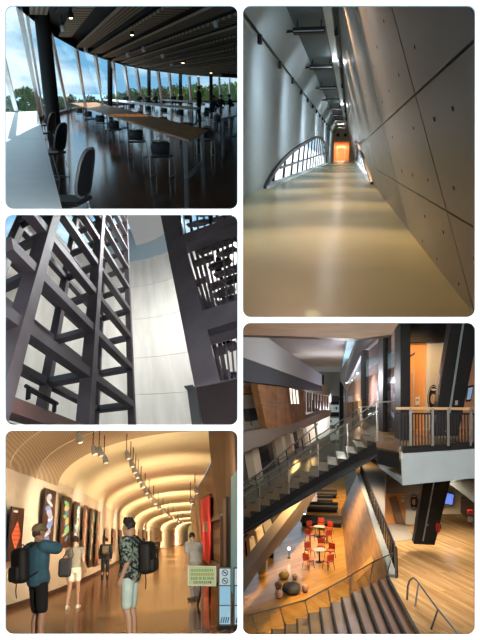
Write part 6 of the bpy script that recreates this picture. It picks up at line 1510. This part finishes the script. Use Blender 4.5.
# ---- lower stair going down into the hall
zz = [(387, 576), (378, 579.5), (370, 583), (361, 587.5), (351, 592), (340.5, 597.5), (330, 603), (319, 608), (307.5, 613.5), (296, 619), (284, 624.5), (271, 629.5), (257, 634), (241, 638)]
ls = thing(E, 'lower_staircase', 'broad oak stair with black nosings going down to the hall', 'staircase', E.z(387, 576, ZL)); lo_ = E.z(387, 576, ZL)
dv2 = (E.z(418, 634, ZL) - E.z(387, 576, ZL)) * 1.3
for k in range(len(zz) - 1):
    z = ZL - 0.17 * (k + 1); a = E.z(zz[k][0], zz[k][1], z + 0.17); b = E.z(zz[k + 1][0], zz[k + 1][1], z)
    A2 = Vector((a.x, a.y, z))
    sub(ls, 'tread', MB().prism([p - lo_ for p in (A2, b, b + dv2, A2 + dv2)], (0, 0, -0.06)), M_step)
    sub(ls, 'riser', MB().prism([p - lo_ for p in (A2, A2 + dv2, a + dv2, a)], (0.03, 0, 0)), M_dkb)
    sub(ls, 'nosing', MB().beam(b - lo_ + Vector((0.04, 0, 0.01)), b + dv2 - lo_ + Vector((0.04, 0, 0.01)), 0.07, 0.03), M_dk)
    sub(ls, 'side_plate', MB().prism([p - lo_ + Vector((0, 0.04, 0)) for p in (a, A2, b, Vector((b.x, b.y, 0)), Vector((a.x, a.y, 0)))], (0, 0.05, 0)), M_woodl)
sub(ls, 'top_nosing', MB().beam(Vector((0, 0, 0.01)), dv2 + Vector((0, 0, 0.01)), 0.1, 0.03), M_dk)
gb = thing(E, 'glass_balustrade', 'glass balustrade along the lower stair above the hall', 'balustrade', lo_)
bt = [E.z(x, y, ZL - 0.17 * k) + Vector((0, 0.12, 0)) - lo_ for k, (x, y) in enumerate(zz)]
tp = [E.y(x, y, (bt[i] + lo_).y) - lo_ for i, (x, y) in ((0, (393, 553)), (2, (373, 562)), (4, (351, 575)), (6, (328, 588)), (8, (305, 600)), (10, (280, 607)), (12, (252, 614)), (13, (240, 617)))]
for (i, a), (j, b) in zip(list(zip((0, 2, 4, 6, 8, 10, 12, 13), tp)), list(zip((0, 2, 4, 6, 8, 10, 12, 13), tp))[1:]):
    sub(gb, 'pane', MB().prism([bt[i] - Vector((0, 0, 0.1)), bt[j] - Vector((0, 0, 0.1)), b, a], (0, 0.02, 0)), M_bgl); sub(gb, 'post', MB().beam(bt[i], a, 0.03, 0.03, up=(0, 1, 0)), M_rail)
sub(gb, 'handrail', MB().tube(tp, 0.026, 8), M_rail)
# steel handrail on the landing floor
hb = E.z(407, 601, ZL); hy = hb.y
mr = thing(E, 'steel_handrail', 'bent steel handrail standing on the honey floor', 'handrail', hb)
def hp_(px, py, y): return E.y(px, py, y) - hb
g3 = lambda px, py: E.z(px, py, ZL)
top = [hp_(407, 600, hy), hp_(407.6, 586, hy), hp_(409.5, 580.5, hy), hp_(413.5, 577.5, hy), hp_(417.5, 581, hy - 0.15), hp_(438, 609, g3(431, 629).y), hp_(460, 636, g3(431, 629).y - 1.8)]
sub(mr, 'rail', MB().tube(top, 0.03, 8), mat('rail_blue_steel', (0.20, 0.24, 0.27), 0.3, 0.6))
sub(mr, 'post', MB().tube([hp_(418.5, 583, hy - 0.15), g3(415, 606) - hb], 0.025, 8), MATS['rail_blue_steel']); sub(mr, 'post', MB().tube([hp_(438, 609, g3(431, 629).y), g3(431, 629.5) - hb], 0.025, 8), MATS['rail_blue_steel'])

# ---- hall furniture
M_red = mat('chair_red', (0.52, 0.07, 0.03), 0.5)
def red_chair(p, rz, lab):
    t = thing(E, 'cafe_chair', lab, 'chair', p, rz, group='red cafe chairs in the hall')
    sub(t, 'seat', MB().rbox((-0.24, -0.22, 0.42), (0.24, 0.24, 0.48), 0.025), M_red); sub(t, 'backrest', MB().rbox((-0.23, -0.26, 0.52), (0.23, -0.20, 0.86), 0.025), M_red)
    for x in (-0.2, 0.2):
        sub(t, 'leg', MB().tube([(x, 0.18, 0.43), (x * 1.2, 0.24, 0)], 0.016, 6), M_dk); sub(t, 'leg', MB().tube([(x, -0.24, 0.86), (x, -0.2, 0.43), (x * 1.2, -0.28, 0)], 0.016, 6), M_dk)
    return t
for gi, (cx, cy, lab) in enumerate(((319.5, 537, 'next to the benches'), (319.5, 562, 'next to the round poufs'))):
    c = E.z(cx, cy, 0)
    t = thing(E, 'round_table', 'small round pale table ringed by red chairs ' + lab, 'table', c)
    sub(t, 'tabletop', MB().lathe([(0.40, 0.70), (0.42, 0.715), (0.40, 0.73)], n=24), mat('table_pale', (0.62, 0.55, 0.48), 0.35)); sub(t, 'pedestal', MB().tube([(0, 0, 0.02), (0, 0, 0.71)], 0.035, 8), M_dk); sub(t, 'base', MB().lathe([(0.24, 0), (0.24, 0.02), (0.05, 0.04)], n=16), M_dk)
    for dx, dy, r in ((-0.62, 0.9, 215), (0.60, 0.9, 145), (-0.58, -1.4, -35), (0.54, -1.4, 40), (0.05, 2.1, 180)):
        red_chair(c + Vector((dx, dy * 1.0, 0)), math.radians(r), 'red cafe chair at the round table %s, %s' % (lab, 'on the bench side' if dy > 0 else 'on the stair side'))
for cx, cy, w, lab in ((321.5, 526, 3.1, 'widest'), (322, 511.5, 2.7, 'second'), (325, 504.5, 1.4, 'shortest'), (327, 497.5, 1.9, 'third')):
    c = E.z(cx, cy, 0); t = thing(E, 'bench_sofa', 'dark grey low bench sofa in the hall, the %s of the four' % lab, 'bench', c)
    sub(t, 'cushion', MB().rbox((-w / 2, -0.45, 0.26), (w / 2, 0.45, 0.48), 0.06), mat('bench_grey', (0.06, 0.06, 0.065), 0.8)); sub(t, 'plinth', MB().box((-w / 2 + 0.1, -0.35, 0), (w / 2 - 0.1, 0.35, 0.27)), M_dk)
    sub(t, 'backrest', MB().rbox((-w / 2, 0.35, 0.46), (w / 2, 0.55, 0.72), 0.06), MATS['bench_grey'])
for cx, cy, r, h, c_, nm, lab in ((291.5, 592, 0.47, 0.34, (0.045, 0.05, 0.055), 'pouf', 'largest charcoal round pouf in the hall'), (284, 578, 0.29, 0.26, (0.55, 0.33, 0.06), 'pouf', 'mustard yellow round pouf behind the charcoal one'), (278.5, 588.5, 0.19, 0.28, (0.34, 0.16, 0.10), 'pouf', 'terracotta round pouf beside the mustard one'),
                                 (279, 598, 0.18, 0.34, (0.55, 0.36, 0.28), 'pouf', 'pale pink pouf in front of the terracotta one'), (305, 592, 0.16, 0.34, (0.50, 0.33, 0.27), 'pouf', 'dusty pink pouf on the table side of the charcoal one'), (294.8, 579, 0.14, 0.22, (0.60, 0.45, 0.36), 'pouf', 'small cream pouf between the mustard and the charcoal ones')):
    c = E.z(cx, cy, 0); t = thing(E, nm, lab, 'pouf', c); m_ = mat('pouf_%d_%d' % (int(c_[0] * 100), int(c_[1] * 100)), c_, 0.9, bump=0.1, bscale=20)
    sy = 1.45
    sub(t, 'cushion', MB().lathe([(r * 0.75, 0.05), (r * 0.97, 0.10), (r, h * 0.5), (r * 0.96, h * 0.88), (r * 0.80, h), (r * 0.02, h + 0.03)], n=28, sx=1, sy=sy), m_, smooth=True); sub(t, 'base', MB().lathe([(r * 0.7, 0), (r * 0.7, 0.06)], n=20, sx=1, sy=sy), M_dk)
# hall lamps standing low
for x, y in ((289, 558), (304.5, 522)):
    c = E.z(x, y, 0); t = thing(E, 'globe_lamp', 'small glowing floor lamp in the hall', 'lamp', c, group='glowing floor lamps in the hall')
    sub(t, 'stem', MB().tube([(0, 0, 0), (0, 0, 0.5)], 0.02, 6), M_dk); sub(t, 'base', MB().lathe([(0.12, 0), (0.12, 0.02), (0.02, 0.03)], n=14), M_dk); sub(t, 'globe', MB().ball((0, 0, 0.55), 0.085, 12, 8), mat('globe_glow', (1, 0.9, 0.7), emit=9.0))

# ---- lamps and added fills of the atrium
for x, y, z, e_ in ((-1.6, 30, 7.0, 2600), (-1.0, 42, 6.5, 3000), (-0.8, 58, 6.5, 2600)): lamp(E, 'hall_lamp', 'SPOT', (x, y, z), e_, (1, 0.64, 0.28), 0.1, target=(x, y, 0), spot=130, blend=0.9)
for x, y, z, e_ in ((3.2, 23, 7.4, 950), (4.2, 17, 7.6, 620), (4.2, 29.5, 6.6, 900), (1.9, 38, 7.2, 1100)): lamp(E, 'landing_lamp', 'SPOT', (x, y, z), e_, (1, 0.82, 0.58), 0.12, target=(x, y, 0), spot=135, blend=0.9)  # the last is a fill added over the dark walkway
lamp(E, 'gallery_lamp', 'SPOT', (2.6, 19.2, 12.0), 240, (1, 0.62, 0.28), 0.1, target=(2.4, 21, 9.5), spot=120, blend=0.9)
lamp(E, 'gallery_lamp', 'SPOT', (4.4, 18.8, 12.0), 90, (1, 0.8, 0.7), 0.1, target=(4.4, 20.5, 9.0), spot=120, blend=0.9)
lamp(E, 'ceiling_lamp', 'POINT', (0.1, 23, 10.4), 320, (0.95, 0.95, 1.0), 0.2)  # cool fills added in mid-air to brighten the atrium
lamp(E, 'ceiling_lamp', 'POINT', (0.2, 40, 8.6), 700, (0.92, 0.95, 1.0), 0.2)
lamp(E, 'stair_lamp', 'SPOT', (0.5, 8.0, 10.75), 750, (1.0, 0.96, 0.90), 0.08, target=(0.6, 17, 7.5), spot=140, blend=0.9)  # fill added near the viewer, aimed forward
lamp(E, 'stair_lamp', 'SPOT', (-0.9, 7.0, 10.6), 800, (1.0, 0.93, 0.84), 0.08, target=(-1.6, 20, 8.5), spot=140, blend=0.9)  # second viewer-side fill, added without a fixture
lamp(E, 'gallery_lamp', 'SPOT', (-0.2, 12.5, 9.9), 900, (1.0, 0.90, 0.78), 0.06, target=(-2.6, 25, 8.3), spot=110, blend=1.0)  # fill added to brighten the side galleries

# ================================================================== cut every room off at its dividing walls
bpy.context.view_layer.update()
def col_n(px): return wray(px, 0).cross(wray(px, 640)).normalized()       # points to larger px?
def row_n(py): return wray(0, py).cross(wray(480, py)).normalized()
SIDES = {'A': (('c', 239.3, -1), ('r', 211, -1)), 'B': (('c', 241.3, 1), ('r', 319, -1)), 'C': (('r', 213, 1), ('c', 239.3, -1), ('r', 426.8, -1)),
         'G': (('r', 428.8, 1), ('c', 239.3, -1)), 'E': (('r', 321, 1), ('c', 241.3, 1))}
def cut_planes(key):
    out = []
    for k, v, s in SIDES[key]:
        n = col_n(v) if k == 'c' else row_n(v)
        t = wray(v + s * 50, 300) if k == 'c' else wray(200, v + s * 50)
        if n.dot(t) < 0: n = -n
        out.append(n)
    return out
def clip_all():
    for key, room in ROOMS.items():
        pl = cut_planes(key)
        for root in room.roots:
            if root.name not in bpy.data.objects: continue
            for o in [root] + list(root.children_recursive):
                if o.type != 'MESH': continue
                mw = o.matrix_world; cs = [mw @ Vector(c) for c in o.bound_box]
                todo = [n for n in pl if min(c.dot(n) for c in cs) < 0]
                if not todo and min(c.y for c in cs) >= D + 0.012: continue
                bm = bmesh.new(); bm.from_mesh(o.data); bm.transform(mw)
                if min(c.y for c in cs) < D + 0.012: bmesh.ops.bisect_plane(bm, geom=bm.verts[:] + bm.edges[:] + bm.faces[:], plane_co=(0, D + 0.012, 0), plane_no=(0, 1, 0), clear_inner=True, dist=1e-5)
                for n in todo:
                    if not any(v.co.dot(n) < -1e-6 for v in bm.verts): continue
                    bmesh.ops.bisect_plane(bm, geom=bm.verts[:] + bm.edges[:] + bm.faces[:], plane_co=(0, 0, 0), plane_no=n, clear_inner=True, dist=1e-5)
                if o.name.startswith('leg'):                     # a cut tube keeps its larger piece only
                    left = set(bm.verts); isl = []
                    while left:
                        st = [left.pop()]; got = set(st)
                        while st:
                            for e_ in st.pop().link_edges:
                                for v_ in e_.verts:
                                    if v_ in left: left.discard(v_); got.add(v_); st.append(v_)
                        isl.append(got)
                    isl.sort(key=len)
                    for g_ in isl[:-1]: bmesh.ops.delete(bm, geom=list(g_), context='VERTS')
                bm.transform(mw.inverted())
                if o.data.users > 1: o.data = o.data.copy()
                n_f = len(bm.faces); bm.to_mesh(o.data); bm.free()
                if n_f == 0 and not o.children:
                    bpy.data.objects.remove(o)
clip_all()
for o in list(bpy.data.objects):
    if o.type == 'EMPTY' and o.parent is None and not o.children: bpy.data.objects.remove(o)
